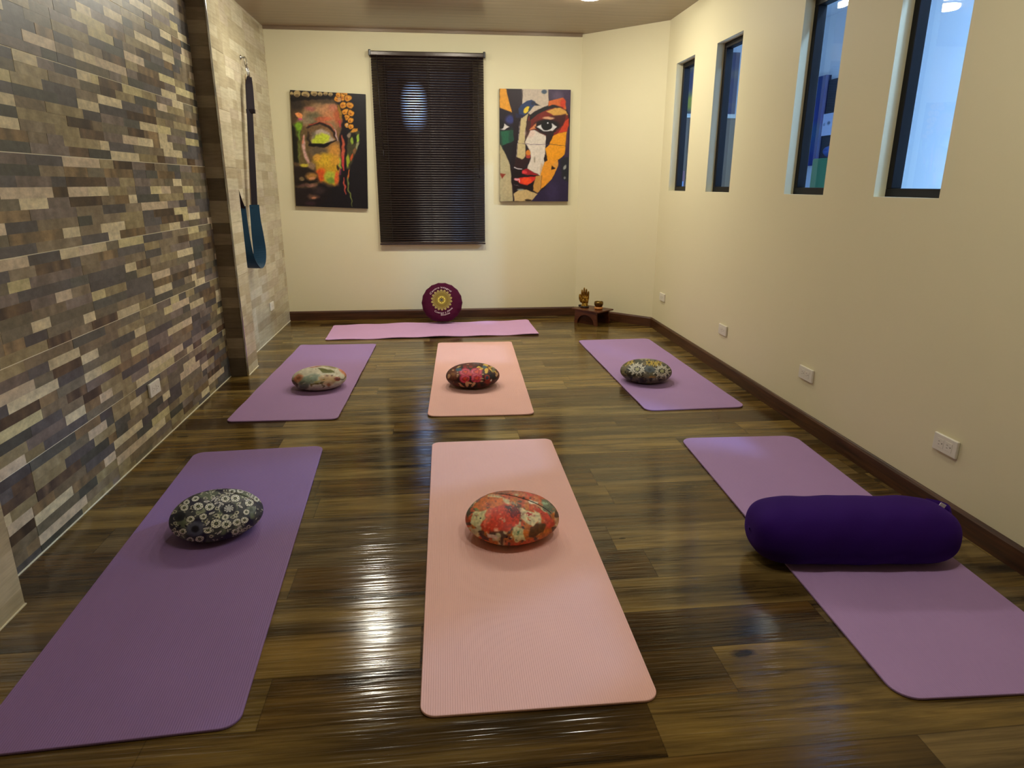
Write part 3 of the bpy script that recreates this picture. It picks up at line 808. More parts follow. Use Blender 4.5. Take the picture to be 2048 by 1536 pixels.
def p_pf(p):
    p.c[:] = (52, 20, 16); p.wob(18, 70, 5)
    p.put(np.clip((p.vnoise(110, 3) - .5) * 7, 0, 1), (84, 30, 20)); p.put(np.clip((p.vnoise(70, 13) - .62) * 7, 0, 1), (20, 14, 16))
    p.ell(480, 620, 150, 130, (112, 56, 34), .9, .5); p.ell(480, 610, 60, 50, (140, 90, 50), .9, .5)
    p.ell(900, 360, 260, 70, (110, 46, 40), .8, .6); p.ell(1060, 350, 80, 30, (96, 90, 110), .8, .6)
    p.ell(760, 430, 60, 30, (150, 46, 34), .9, .5); p.ell(930, 430, 50, 34, (150, 50, 34), .9, .5)
    R = rndm(8)
    for (cx, cy, r) in ((780, 555, 130), (1070, 550, 130), (780, 720, 130), (1060, 700, 130)):
        p.ell(cx, cy, r * 1.12, r * .78, (196, 40, 76), 1, .2)
        p.ell(cx, cy, r * .85, r * .58, (214, 96, 116), 1, .3); p.ell(cx + 15, cy + 10, r * .68, r * .46, (206, 44, 50), 1, .3)
        p.ell(cx + 12, cy + 6, r * .38, r * .26, (216, 66, 34), 1, .4)
        for k in range(5):
            a = k * 1.25 + cx; p.ell(cx + math.cos(a) * r * .5, cy + math.sin(a) * r * .34, r * .28, r * .1, (150, 20, 40), .8, .4, a + 1.5)
    p.ell(905, 610, 60, 44, (214, 56, 60), 1, .3); p.poly([(880, 650), (930, 650), (940, 780), (890, 780)], (40, 14, 20), .9, 10)
    for (x, y, rx, ry, a) in ((1300, 395, 60, 34, 0), (1305, 540, 52, 64, 0), (1180, 490, 66, 24, -.25), (1130, 450, 60, 16, -.1), (1410, 445, 66, 18, 0), (1430, 520, 90, 20, .5), (1520, 560, 80, 14, .8), (1490, 480, 60, 14, .6), (1440, 405, 40, 14, .2)):
        p.ell(x, y, rx, ry, (226, 184, 76), 1, .25, a)
    p.ell(1265, 450, 60, 36, (62, 100, 112), 1, .3); p.ell(620, 500, 74, 42, (54, 92, 110), 1, .3); p.ell(610, 440, 60, 16, (206, 184, 110), 1, .3, -.2)
    for (x, y, rx, ry, a) in ((590, 560, 24, 14, 0), (600, 610, 22, 20, 0), (585, 655, 20, 16, 0), (465, 510, 22, 14, 0), (845, 370, 34, 14, 0), (1210, 625, 44, 16, 0), (1200, 715, 40, 16, 0), (1190, 775, 34, 18, 0), (370, 650, 34, 44, .3), (1575, 640, 20, 60, .3), (680, 870, 80, 20, .5), (830, 850, 40, 70, -.2), (980, 850, 34, 70, .6), (900, 815, 60, 18, 0)):
        p.ell(x, y, rx, ry, (196, 150, 112), 1, .3, a)
    p.ell(1325, 705, 66, 66, (170, 52, 40), 1, .25); p.ell(1325, 710, 44, 42, (44, 54, 76), 1, .3); p.ell(1410, 765, 40, 26, (230, 216, 204), 1, .4, -.4)
    p.ell(1330, 800, 90, 40, (130, 34, 24), .9, .5); p.ell(1500, 500, 60, 60, (90, 100, 90), .7, .5); p.ell(1480, 680, 60, 70, (36, 32, 30), .9, .5)
    for _ in range(90):
        x = R.uniform(300, 1640); y = R.uniform(310, 950); c = R.choice([(150, 60, 30), (190, 120, 60), (24, 12, 14), (120, 40, 34), (80, 70, 60)])
        p.ell(x, y, R.uniform(8, 26), R.uniform(5, 12), c, .65, .5, R.uniform(-1, 1))
def p_rf(p):
    p.c[:] = (104, 98, 80); p.wob(12, 50, 5)
    p.put(np.clip((p.vnoise(120, 3) - .5) * 6, 0, 1), (104, 98, 72)); p.put(np.clip((p.vnoise(70, 13) - .6) * 7, 0, 1), (44, 42, 40))
    R = rndm(6)
    for _ in range(330):
        x = R.uniform(380, 1750); y = R.uniform(300, 980); c = R.choice([(150, 120, 60), (40, 34, 28), (150, 142, 110), (96, 80, 50), (120, 90, 44), (190, 180, 150)])
        p.ell(x, y, R.uniform(8, 26), R.uniform(5, 13), c, .8, .4, R.uniform(-1, 1))
    for (x, y, rx, ry, c) in ((860, 440, 110, 50, (60, 64, 58)), (1540, 500, 110, 60, (70, 72, 64)), (1000, 350, 200, 34, (170, 162, 130)), (1200, 360, 120, 26, (120, 120, 104))):
        p.ell(x, y, rx, ry, c, .95, .4)
    for (x, y, r) in ((650, 460, 80), (1125, 455, 80), (1240, 465, 70), (1370, 475, 85), (530, 510, 60)):
        p.flower(x, y, r * 1.15, 6, (184, 158, 66), (70, 58, 24), 1, .4, .8)
    p.ell(520, 515, 60, 30, (90, 84, 36), 1, .3, -.4)
    for (cx, cy) in ((840, 620), (1450, 640)):
        p.ell(cx, cy, 210, 130, (22, 20, 24), .95, .3)
        for k in range(9):
            a = k * 2 * PI / 9 + .2; x = cx + math.cos(a) * 130; y = cy + math.sin(a) * 92
            p.flower(x, y, 52, 6, (214, 210, 192), (150, 146, 130), 1, a, .85)
        p.ell(cx, cy, 56, 42, (168, 166, 124), 1, .3)
        for k in range(12):
            a = k * 2 * PI / 12; p.ell(cx + math.cos(a) * 205, cy + math.sin(a) * 128, 40, 13, (206, 202, 184), 1, .3, a)
    p.ell(1150, 610, 130, 78, (84, 92, 96), 1, .25); p.ell(1150, 610, 50, 34, (62, 66, 66), 1, .5)
    p.ell(600, 640, 40, 20, (26, 24, 26), 1, .4); p.ell(1220, 790, 80, 24, (176, 130, 60), .8, .5)
cushion(-.860, 2.369, .164, .150, 'black and white flowered round cushion on the left foreground mat', 'cushion', p_ln, 745, 426, 1028, 678, seam=(-.30, -.35), seed=1, matname='mono')
cushion(.245, 2.240, .1755, .142, 'orange and cream painted-pattern round cushion on the near pink mat', 'cushion', p_pn, 733, 429, 972, 651, seam=(-.62, -.22), seed=2, matname='orange')
cushion(-.788, 4.236, .171, .137, 'cream round cushion with green leaves on the mauve mat by the column', 'cushion', p_lf, 700, 320, 1000, 570, seed=3, matname='cream')
cushion(.199, 4.176, .174, .148, 'dark red and black round cushion with pink roses on the far pink mat', 'cushion', p_pf, 683, 335, 968, 627, seed=4, matname='rose')
cushion(1.357, 4.168, .170, .148, 'grey round cushion with white and yellow flowers on the far lavender mat', 'cushion', p_rf, 660, 320, 1060, 640, seed=5, matname='grey')

# ------------------------------------------------------------------ purple bolster
def bolster():
    L, Dp, h = .711, .27, .205
    t = empty('bolster', (1.417, 1.964, .0085), (0, 0, -.101)); tag(t, 'long deep purple bolster lying across the right foreground mat', 'bolster')
    nu, nv = 96, 64
    verts = []
    def ring(s):
        sc = (1 - abs(s) ** 6) ** (1 / 3.2) if abs(s) < 1 else 0
        for k in range(nv):
            a = 2 * PI * k / nv; c, q = math.cos(a), math.sin(a)
            y = math.copysign(abs(c) ** .78, c) * Dp / 2 * sc; z = math.copysign(abs(q) ** .78, q) * h / 2 * sc
            wv = 1 + .012 * math.sin(s * 9 + a * 2) + .008 * math.sin(s * 17 + a * 5)
            z = max(z * wv, -h / 2 * .93)
            verts.append((s * L / 2, y * wv, z + h / 2 * .93))
    ss = [math.sin(PI / 2 * (2 * i / nu - 1)) for i in range(nu + 1)]
    ss = [max(-.99999, min(.99999, s)) for s in ss]
    for s in ss: ring(s)
    faces = []
    for i in range(nu):
        for k in range(nv):
            a = i * nv + k; b = i * nv + (k + 1) % nv
            faces.append((a, b, b + nv, a + nv))
    faces.append(tuple(range(nv))); faces.append(tuple(range(nu * nv, nu * nv + nv))[::-1])
    m = NT('purple_cotton'); n1 = m.noise(m.obj(), 5, 3, .5); n2 = m.noise(m.obj(), 420, 2, .6)
    m.set(base=m.mix(n1, rgb(38, 6, 84), rgb(48, 10, 100)), rough=.85, spec=.15, sheen=.25)
    m.b.inputs['Sheen Tint'].default_value = rgb(120, 70, 200)
    m.bump(n2, .25, .002)
    o = mesh_obj('cover', verts, faces, m.m, t, True)
    bm = bmesh.new()
    # carry handle on the right end
    pts = []
    for k in range(17):
        a = PI * k / 16
        pts.append((L / 2 - .045 + .052 * math.sin(a), .075 - .105 * (k / 16) + 0, .155 - .03 * (k / 16) + .012 * math.sin(a)))
    for i in range(len(pts)):
        p = Vector(pts[i])
        pass
    w = Vector((.0, .012, .016)); prev = None
    for p in pts:
        p = Vector(p); q = [bm.verts.new(p - w), bm.verts.new(p + w), bm.verts.new(p + w + Vector((-.003, 0, .001))), bm.verts.new(p - w + Vector((-.003, 0, .001)))]
        if prev:
            for k in range(4): bm.faces.new((prev[k], prev[(k + 1) % 4], q[(k + 1) % 4], q[k]))
        prev = q
    bmesh.ops.recalc_face_normals(bm, faces=bm.faces)
    bm_obj('handle', bm, m.m, t, True)
    bm = bmesh.new(); add_box(bm, (0, 0, 0), (.024, .003, .016), rot=Matrix.Rotation(.5, 3, 'Y'), bevel=.001)
    q = bm_obj('care_tag', bm, simple('white_tag', rgb(215, 205, 215), .6), t, loc=(L / 2 - .030, .020, .176)); q['label'] = 'small white tag'
    return t
bolster()

# ------------------------------------------------------------------ round maroon zafu against the back wall
def arc_text(txt, size, R, a_mid, bottom, y, parent, mat, name, z=0, span=None):
    cu = bpy.data.curves.new('txt', 'FONT'); cu.body = txt; cu.size = size; cu.extrude = .0006; cu.align_x = 'CENTER'; cu.offset = 0
    cu.resolution_u = 3
    ob = bpy.data.objects.new('txt', cu); COL.objects.link(ob)
    bpy.context.view_layer.update()
    dg = bpy.context.evaluated_depsgraph_get()
    me = bpy.data.meshes.new_from_object(ob.evaluated_get(dg))
    bpy.data.objects.remove(ob); bpy.data.curves.remove(cu)
    xs = [v.co.x for v in me.vertices]; x0, x1 = min(xs), max(xs)
    k = (span * R / (x1 - x0)) if span else 1
    for v in me.vertices:
        x = (v.co.x - (x0 + x1) / 2) * k; h = v.co.y; e = v.co.z
        if bottom: a = a_mid + x / R; r = R - h
        else: a = a_mid - x / R; r = R + h
        v.co = (r * math.cos(a), -y - (.0006 + e), r * math.sin(a) + z)
    me.name = name; me.materials.clear(); me.materials.append(mat)
    o = bpy.data.objects.new(name, me); link(o, parent); return o
def zafu():
    D, T = .375, .135
    tilt = math.radians(-18)
    t = empty('zafu_cushion', (.017, 6.215, .030), (tilt, 0, math.radians(-3))); tag(t, 'round maroon cushion with gold mandala emblem leaning against the back wall', 'cushion')
    nu = 144; R = D / 2
    prof = [(0, -T / 2 - .004), (.05, -T / 2 - .004), (.10, -T / 2 - .002), (.125, -T / 2), (.150, -T / 2 * .93), (R * .93, -T / 2 * .72), (R * .985, -T / 2 * .4), (R, 0), (R * .985, T / 2 * .4), (R * .93, T / 2 * .72), (.150, T / 2 * .93), (.10, T / 2), (0, T / 2)]
    verts = []; faces = []; rings = []
    for (r, y) in prof:
        ring = []
        if r == 0: ring = [len(verts)]; verts.append((0, y, R))
        else:
            for k in range(nu):
                a = 2 * PI * k / nu
                edge = max(0, (r - .12) / (R - .12))
                pl = 1 - .022 * edge * abs(math.sin(a * 9)) + .006 * edge
                sag = 1.0
                x = r * pl * math.cos(a) * 1.02; z = r * pl * math.sin(a)
                z = max(z, -R * .93)
                ring.append(len(verts)); verts.append((x, y * (1 - .05 * edge * abs(math.sin(a * 9 + .4))), z + R * .93))
        rings.append(ring)
    verts[0] = (0, prof[0][1], R * .93); verts[-1] = (0, prof[-1][1], R * .93)
    for a_, b_ in zip(rings[:-1], rings[1:]):
        for k in range(nu):
            k2 = (k + 1) % nu
            if len(a_) == 1: faces.append((a_[0], b_[k], b_[k2]))
            elif len(b_) == 1: faces.append((a_[k], b_[0], a_[k2]))
            else: faces.append((a_[k], b_[k], b_[k2], a_[k2]))
    mt = simple('maroon_cotton', rgb(74, 8, 44), .8, 0, .2, .25, 9, .1)
    o = mesh_obj('cover', verts, faces, mt, t, True)
    bm = bmesh.new(); bm.from_mesh(o.data); bmesh.ops.recalc_face_normals(bm, faces=bm.faces); bm.to_mesh(o.data); bm.free()
    # emblem: layered flat shapes printed on the front
    yc = T / 2 + .0045; zc = R * .93 + .016
    ev, ef, ec = [], [], []
    def shape(pts, col, lay):
        i0 = len(ev)
        for (x, z) in pts: ev.append((x, -yc - lay * .0004, z + zc)); ec.append(col)
        ef.append(tuple(range(i0, i0 + len(pts))))
    circ = lambda r, n=48: [(r * math.cos(2 * PI * k / n), r * math.sin(2 * PI * k / n)) for k in range(n)]
    G1, G2, G3 = (176, 158, 98), (138, 118, 48), (120, 98, 40)
    for k in range(18):
        a = 2 * PI * (k + .5) / 18 + .03; da = PI / 18 * .96
        f = lambda r, a: (r * math.cos(a), r * math.sin(a))
        shape([f(.074, a - da), f(.092, a - da * .72), f(.1015, a), f(.092, a + da * .72), f(.074, a + da)], G1, 0)
        shape([f(.078, a - da * .45), f(.092, a), f(.078, a + da * .45)], (150, 130, 70), 1)
    shape(circ(.078), G2, 1); shape(circ(.074), (150, 130, 66), 2); shape(circ(.066), G2, 3); shape(circ(.054), (88, 68, 30), 4); shape(circ(.0525), (142, 122, 54), 5)
    shape(circ(.036), (214, 196, 74), 6)
    for k in range(8):
        a = 2 * PI * k / 8; f = lambda r, a: (r * math.cos(a), r * math.sin(a))
        shape([f(.016, a - .38), f(.030, a), f(.016, a + .38)], (104, 78, 20), 7)
        shape([f(.033, a + .25), f(.024, a + .39), f(.033, a + .53)], (240, 224, 150), 7)
    shape(circ(.019), (124, 96, 30), 8); shape(circ(.012, 24), (126, 128, 110), 9); shape(circ(.0065, 24), (14, 12, 14), 10)
    o = mesh_obj('mandala_emblem', ev, ef, attr_mat('emblem_print', .6, .3, .08, 200), t); set_cols(o, lin(np.array(ec, float))); o['label'] = 'gold mandala print'
    wht = simple('white_print', rgb(236, 214, 222), .6)
    arc_text('Centro integral', .0235, .110, math.radians(97), False, yc, t, wht, 'lettering', zc, span=math.radians(112))
    arc_text('Cuerpo y Alma', .0235, .128, math.radians(-80), True, yc, t, wht, 'lettering', zc, span=math.radians(86))
    arc_text('Shunia', .0235, .147, math.radians(-76), True, yc, t, wht, 'lettering', zc, span=math.radians(36))
zafu()

# ------------------------------------------------------------------ venetian blind
def blind():
    x0, x1, zt, zb = -.545, .452, 2.355, .715
    yw = YB - .035
    t = empty('window_blind', ((x0 + x1) / 2, yw, zb)); tag(t, 'dark brown closed venetian blind over the back window between two paintings', 'blind')
    W = x1 - x0; H = zt - zb
    brown = simple('dark_brown_slat', rgb(44, 33, 33), .35, 0, .5)
    bm = bmesh.new(); add_box(bm, (0, -.004, H + .008), (W, .045, .038), bevel=.008, seg=3)
    bm_obj('headrail', bm, simple('headrail_brown', rgb(58, 45, 36), .3, .2), t)
    for s in (-1, 1):
        bm = bmesh.new(); add_box(bm, (s * (W / 2 + .003), -.004, H + .012), (.02, .055, .05), bevel=.006)
        bm_obj('end_cap', bm, simple('cap_black', rgb(22, 16, 16), .35), t)
    bm = bmesh.new(); n = 75; p = (H - .03) / n; w = .0135
    for i in range(n):
        z = .022 + p * (i + .5)
        th = math.radians(54)
        rows = []
        for s in (-1, -.5, 0, .5, 1):
            yy = s * w * math.cos(th); zz = s * w * math.sin(th); c = .0016 * (1 - s * s)
            # lower edge towards the room
            rows.append((yy - c * math.sin(th), z + zz + c * math.cos(th)))
        va = [bm.verts.new((-W / 2 + .004, a, b)) for a, b in rows]; vb = [bm.verts.new((W / 2 - .004, a, b)) for a, b in rows]
        for k in range(4): bm.faces.new((va[k], vb[k], vb[k + 1], va[k + 1]))
    o = bm_obj('slats', bm, brown, t, True)
    sm = o.modifiers.new('s', 'SOLIDIFY'); sm.thickness = .0004
    bm = bmesh.new(); add_box(bm, (0, 0, .008), (W, .024, .014), bevel=.004); bm_obj('bottom_rail', bm, brown, t)
    cordm = simple('blind_cord', rgb(30, 20, 20), .6)
    for x in (-W / 2 + .12, .0, W / 2 - .10):
        bm = bmesh.new(); add_tube(bm, [(x, -.0135, .01), (x, -.0135, H)], .0016, 6); bm_obj('ladder_cord', bm, cordm, t)
    bm = bmesh.new(); add_tube(bm, [(-W / 2 + .058, -.03, H - .005), (-W / 2 + .062, -.034, H - .4), (-W / 2 + .075, -.036, H - .80)], .0035, 8)
    add_tube(bm, [(-W / 2 + .075, -.036, H - .79), (-W / 2 + .077, -.036, H - .86)], .0055, 8)
    bm_obj('tilt_wand', bm, cordm, t, True)
    bm = bmesh.new(); add_tube(bm, [(W / 2 - .052, -.03, H), (W / 2 - .050, -.03, H - .98)], .0018, 6); add_tube(bm, [(W / 2 - .06, -.03, H), (W / 2 - .054, -.03, H - .98)], .0018, 6)
    add_tube(bm, [(W / 2 - .052, -.03, H - .975), (W / 2 - .050, -.03, H - 1.03)], [.003, .008], 10)
    bm_obj('pull_cord', bm, cordm, t, True)
blind()

def art_box(name, label, size, loc, rotz, paint, cat='painting', mat=None, res=40, group=None):
    """canvas: local x = width, z = height, front towards -y"""
    W, H, T = size
    nx = res; nz = int(res * H / W)
    verts, faces = [], []
    for j in range(nz + 1):
        for i in range(nx + 1): verts.append((-W / 2 + W * i / nx, -T / 2, -H / 2 + H * j / nz))
    f = lambda i, j: j * (nx + 1) + i
    for j in range(nz):
        for i in range(nx): faces.append((f(i, j), f(i + 1, j), f(i + 1, j + 1), f(i, j + 1)))
    nf = len(verts)
    bnd = [f(i, 0) for i in range(nx)] + [f(nx, j) for j in range(nz)] + [f(i, nz) for i in range(nx, 0, -1)] + [f(0, j) for j in range(nz, 0, -1)]
    for b_ in bnd: v = verts[b_]; verts.append((v[0], T / 2, v[2]))
    m = len(bnd)
    for k in range(m): faces.append((bnd[(k + 1) % m], bnd[k], nf + k, nf + (k + 1) % m))
    faces.append(tuple(nf + k for k in range(m))[::-1])
    o = mesh_obj(name, verts, faces, mat, None, False, loc, (0, 0, rotz))
    V = np.array(verts); U = V[:, 0] / W + .5; Vv = .5 - V[:, 2] / H
    p = paint(U, Vv); c = lin(p.c); c[nf:] = lin(np.array([[22., 18, 20]])); set_cols(o, c)
    if label: tag(o, label, cat, group)
    return o

# ------------------------------------------------------------------ the two canvases on the back wall
def bil(U, V, tl, tr, bl, br):
    X = (tl[0] * (1 - U) + tr[0] * U) * (1 - V) + (bl[0] * (1 - U) + br[0] * U) * V
    Y = (tl[1] * (1 - U) + tr[1] * U) * (1 - V) + (bl[1] * (1 - U) + br[1] * U) * V
    return X, Y
def paint_golden(U, V):
    """half of a serene face with closed eye and curled hair, splashed with colour"""
    X, Y = bil(U, V, (122, 118), (943, 150), (168, 1388), (957, 1408))
    p = Paint(X, Y, (24, 20, 26), 2); p.wob(9, 40, 3)
    n = p.vnoise(70, 5); n2 = p.vnoise(30, 9)
    dark = (34, 24, 18)
    # head shape
    p.poly([(120, 190), (400, 190), (600, 200), (660, 300), (690, 440), (650, 700), (670, 900), (640, 1140), (560, 1170), (430, 1120), (400, 1180), (380, 1390), (160, 1390)], (84, 64, 44), 1, 30)
    p.ell(450, 620, 210, 330, (120, 92, 62), .75, .7); p.ell(260, 760, 70, 220, (104, 82, 48), .8, .6); p.ell(560, 560, 90, 260, (150, 108, 66), .6, .8)
    # forehead
    p.poly([(280, 300), (420, 240), (560, 230), (640, 300), (650, 480), (600, 520), (500, 450), (380, 450), (290, 510), (180, 470), (240, 380)], (150, 118, 84), 1, 40)
    p.ell(540, 360, 120, 90, (196, 128, 84), .85, .7); p.ell(440, 330, 110, 36, (190, 140, 100), .7, .8, -.2); p.ell(380, 400, 80, 60, (96, 92, 66), .8, .8)
    p.ell(590, 300, 50, 40, (190, 116, 92), .8, .7); p.ell(640, 400, 44, 90, (176, 84, 50), .8, .7); p.ell(330, 310, 60, 26, (170, 92, 88), .7, .8); p.ell(480, 420, 100, 22, (196, 90, 60), .7, .7)
    p.ell(300, 440, 80, 40, (140, 128, 104), .6, .8); p.ell(190, 270, 80, 60, (48, 40, 34), .9, .7); p.ell(480, 230, 120, 26, (70, 58, 44), .8, .8)
    p.poly([(168, 365), (215, 360), (252, 385), (245, 425), (215, 432), (185, 405)], (236, 150, 90), 1, 8); p.ell(225, 430, 26, 10, (190, 70, 120), .8, .5)
    # green bridge of the nose
    p.poly([(150, 470), (250, 460), (240, 520), (220, 600), (230, 700), (225, 900), (200, 900), (200, 640), (160, 540)], (74, 84, 30), .95, 24)
    p.ell(210, 510, 36, 44, (126, 170, 40), 1, .6); p.line([(212, 560), (215, 640)], 16, (120, 160, 60), .9, 12); p.line([(213, 700), (218, 900)], 12, (110, 120, 60), .9, 12)
    p.poly([(120, 440), (160, 520), (190, 620), (205, 900), (140, 900)], (26, 24, 14), 1, 20)
    # nose
    p.poly([(235, 560), (290, 560), (300, 700), (320, 880), (300, 950), (210, 930), (225, 800)], (104, 84, 50), 1, 20)
    p.line([(268, 600), (258, 700), (275, 800), (310, 900)], [20, 30, 36, 22], (206, 160, 150), .95, 16); p.line([(262, 610), (252, 680)], 10, (220, 120, 90), .8, 8)
    p.ell(270, 930, 50, 22, (196, 176, 60), 1, .5); p.ell(340, 935, 36, 40, (150, 120, 96), .8, .7)
    # brow and eye
    p.line([(300, 520), (360, 480), (450, 465), (530, 500), (590, 560), (620, 640)], [10, 22, 30, 30, 26, 14], (40, 24, 22), 1, 14)
    p.line([(330, 490), (440, 445), (560, 480), (620, 570)], 10, (200, 84, 60), .85, 12)
    p.line([(316, 560), (308, 640), (332, 690)], [16, 26, 26], (34, 28, 24), .9, 22)
    p.poly([(350, 610), (400, 540), (460, 520), (540, 570), (600, 650), (560, 690), (460, 700), (340, 680)], (176, 156, 140), 1, 20)
    p.poly([(340, 660), (380, 600), (470, 570), (550, 610), (540, 660), (450, 696), (350, 690)], (186, 196, 56), 1, 26)
    p.ell(370, 590, 30, 40, (110, 100, 80), .7, .7)
    p.line([(315, 700), (400, 705), (480, 706), (560, 680), (620, 655)], [14, 40, 44, 22, 8], (16, 12, 14), 1, 10)
    p.line([(600, 520), (625, 600), (635, 660)], [10, 14, 8], (190, 160, 170), .9, 8)
    # cheek
    p.poly([(330, 760), (480, 740), (600, 690), (650, 720), (665, 900), (650, 960), (520, 940), (400, 880)], (160, 120, 66), 1, 40)
    p.ell(420, 770, 110, 46, (92, 78, 62), .9, .7); p.ell(600, 770, 70, 80, (202, 140, 60), .9, .7)
    p.ell(500, 870, 130, 80, (206, 164, 44), 1, .6); p.ell(600, 880, 60, 60, (210, 150, 50), .8, .7); p.ell(410, 840, 40, 40, (206, 150, 60), .9, .6)
    p.poly([(390, 920), (520, 920), (650, 930), (640, 1100), (600, 1150), (500, 1120), (420, 1080), (400, 1000)], (196, 150, 40), 1, 26)
    p.ell(440, 1030, 54, 70, (206, 84, 34), 1, .6); p.ell(540, 1050, 60, 60, (170, 176, 60), 1, .6); p.ell(560, 1100, 50, 34, (110, 140, 50), .9, .6)
    p.ell(620, 1060, 26, 70, (214, 90, 50), .9, .6); p.line([(655, 850), (660, 960)], 12, (150, 190, 70), .9, 8); p.ell(630, 950, 12, 30, (30, 30, 20), .9, .5)
    # mouth and chin
    p.poly([(150, 940), (320, 960), (400, 1020), (420, 1100), (160, 1160)], (36, 26, 22), 1, 26)
    p.ell(345, 1050, 60, 38, (170, 120, 60), .95, .7); p.ell(240, 1080, 26, 24, (140, 118, 80), .8, .7, .8); p.ell(350, 1070, 30, 14, (206, 140, 100), .8, .6)
    p.line([(190, 1115), (300, 1108), (410, 1112)], [8, 18, 8], (18, 14, 14), 1, 8)
    p.ell(340, 1150, 60, 22, (150, 104, 92), .8, .7); p.ell(250, 1150, 60, 12, (90, 60, 60), .7, .7)
    p.poly([(160, 1180), (420, 1180), (560, 1180), (520, 1300), (400, 1390), (160, 1390)], (28, 20, 24), .9, 30)
    p.ell(360, 1280, 56, 26, (120, 84, 66), .8, .9); p.ell(365, 1290, 24, 12, (200, 130, 96), .8, .7); p.ell(430, 1210, 60, 40, (62, 46, 46), .7, .9); p.ell(330, 1350, 60, 20, (70, 40, 50), .6, .9)
    # side of the head, ear
    p.poly([(630, 280), (690, 420), (650, 640), (690, 900), (690, 1160), (740, 1260), (720, 800), (740, 560), (700, 330)], (24, 14, 22), 1, 16)
    p.line([(640, 270), (668, 340), (672, 420)], [16, 34, 14], (150, 112, 30), .95, 12)
    p.line([(682, 590), (695, 700), (690, 830), (690, 980)], [12, 26, 30, 18], (196, 90, 64), .95, 10); p.line([(690, 820), (692, 980)], 16, (206, 50, 60), .9, 10)
    p.line([(655, 450), (660, 500)], 22, (190, 60, 66), .8, 12); p.line([(694, 1060), (705, 1160), (716, 1250)], [10, 16, 6], (196, 80, 66), .95, 8); p.line([(650, 960), (655, 1030)], 12, (120, 30, 90), .8, 10)
    p.poly([(760, 560), (820, 510), (870, 540), (878, 640), (850, 740), (800, 830), (760, 960), (730, 960), (730, 700)], (66, 62, 40), 1, 14)
    p.ell(810, 620, 36, 60, (24, 22, 20), .9, .5); p.poly([(770, 560), (800, 515), (850, 510), (850, 535), (800, 560)], (206, 140, 50), 1, 10)
    p.ell(790, 650, 14, 40, (150, 176, 60), .95, .5, .1); p.ell(853, 620, 16, 44, (160, 196, 70), .95, .5, .1); p.ell(850, 700, 12, 40, (150, 150, 110), .9, .5, .2); p.ell(760, 590, 20, 24, (150, 130, 110), .9, .5)
    p.ell(742, 870, 16, 70, (150, 160, 44), .95, .5); p.ell(780, 830, 10, 40, (196, 80, 40), .9, .5, .3); p.ell(820, 760, 14, 40, (130, 90, 60), .9, .6, .3)
    p.line([(756, 970), (742, 1080)], [10, 14], (214, 110, 50), .95, 8); p.line([(740, 1060), (745, 1180), (775, 1300), (785, 1390)], [12, 16, 12, 4], (120, 130, 66), .95, 8)
    # hair curls
    for (x, y, r) in ((200, 160, 38), (288, 162, 40), (376, 155, 36), (446, 160, 30), (510, 150, 26), (565, 160, 24), (140, 155, 20)):
        p.ell(x, y, r + 4, r, (20, 14, 12), 1, .1); p.ell(x, y - 4, r, r * .8, (176, 152, 104), 1, .2); p.ell(x, y + 10, r * .6, r * .4, (104, 84, 60), .8, .5)
    p.poly([(120, 190), (600, 180), (560, 210), (400, 215), (120, 240)], (20, 14, 14), .9, 16)
    for (x, y, r) in ((690, 180, 42), (750, 190, 38), (640, 200, 34), (700, 265, 40), (768, 270, 40), (720, 340, 36), (780, 352, 36), (735, 400, 28), (780, 430, 30), (740, 480, 26), (782, 495, 26), (650, 160, 26), (720, 145, 22)):
        p.ell(x, y, r + 5, r + 3, (30, 14, 8), 1, .15); p.ell(x, y, r, r * .9, (214, 142, 40), 1, .2); p.ell(x - r * .2, y + r * .2, r * .4, r * .3, (160, 84, 24), .8, .6); p.ell(x + r * .3, y - r * .3, r * .3, r * .2, (236, 180, 80), .7, .6)
    p.ell(655, 205, 20, 28, (196, 150, 110), .8, .5); p.ell(740, 480, 14, 18, (200, 176, 150), .8, .5)
    p.c = p.c * (1 + (p.vnoise(14, 40)[..., None] - .5) * .2)
    return p
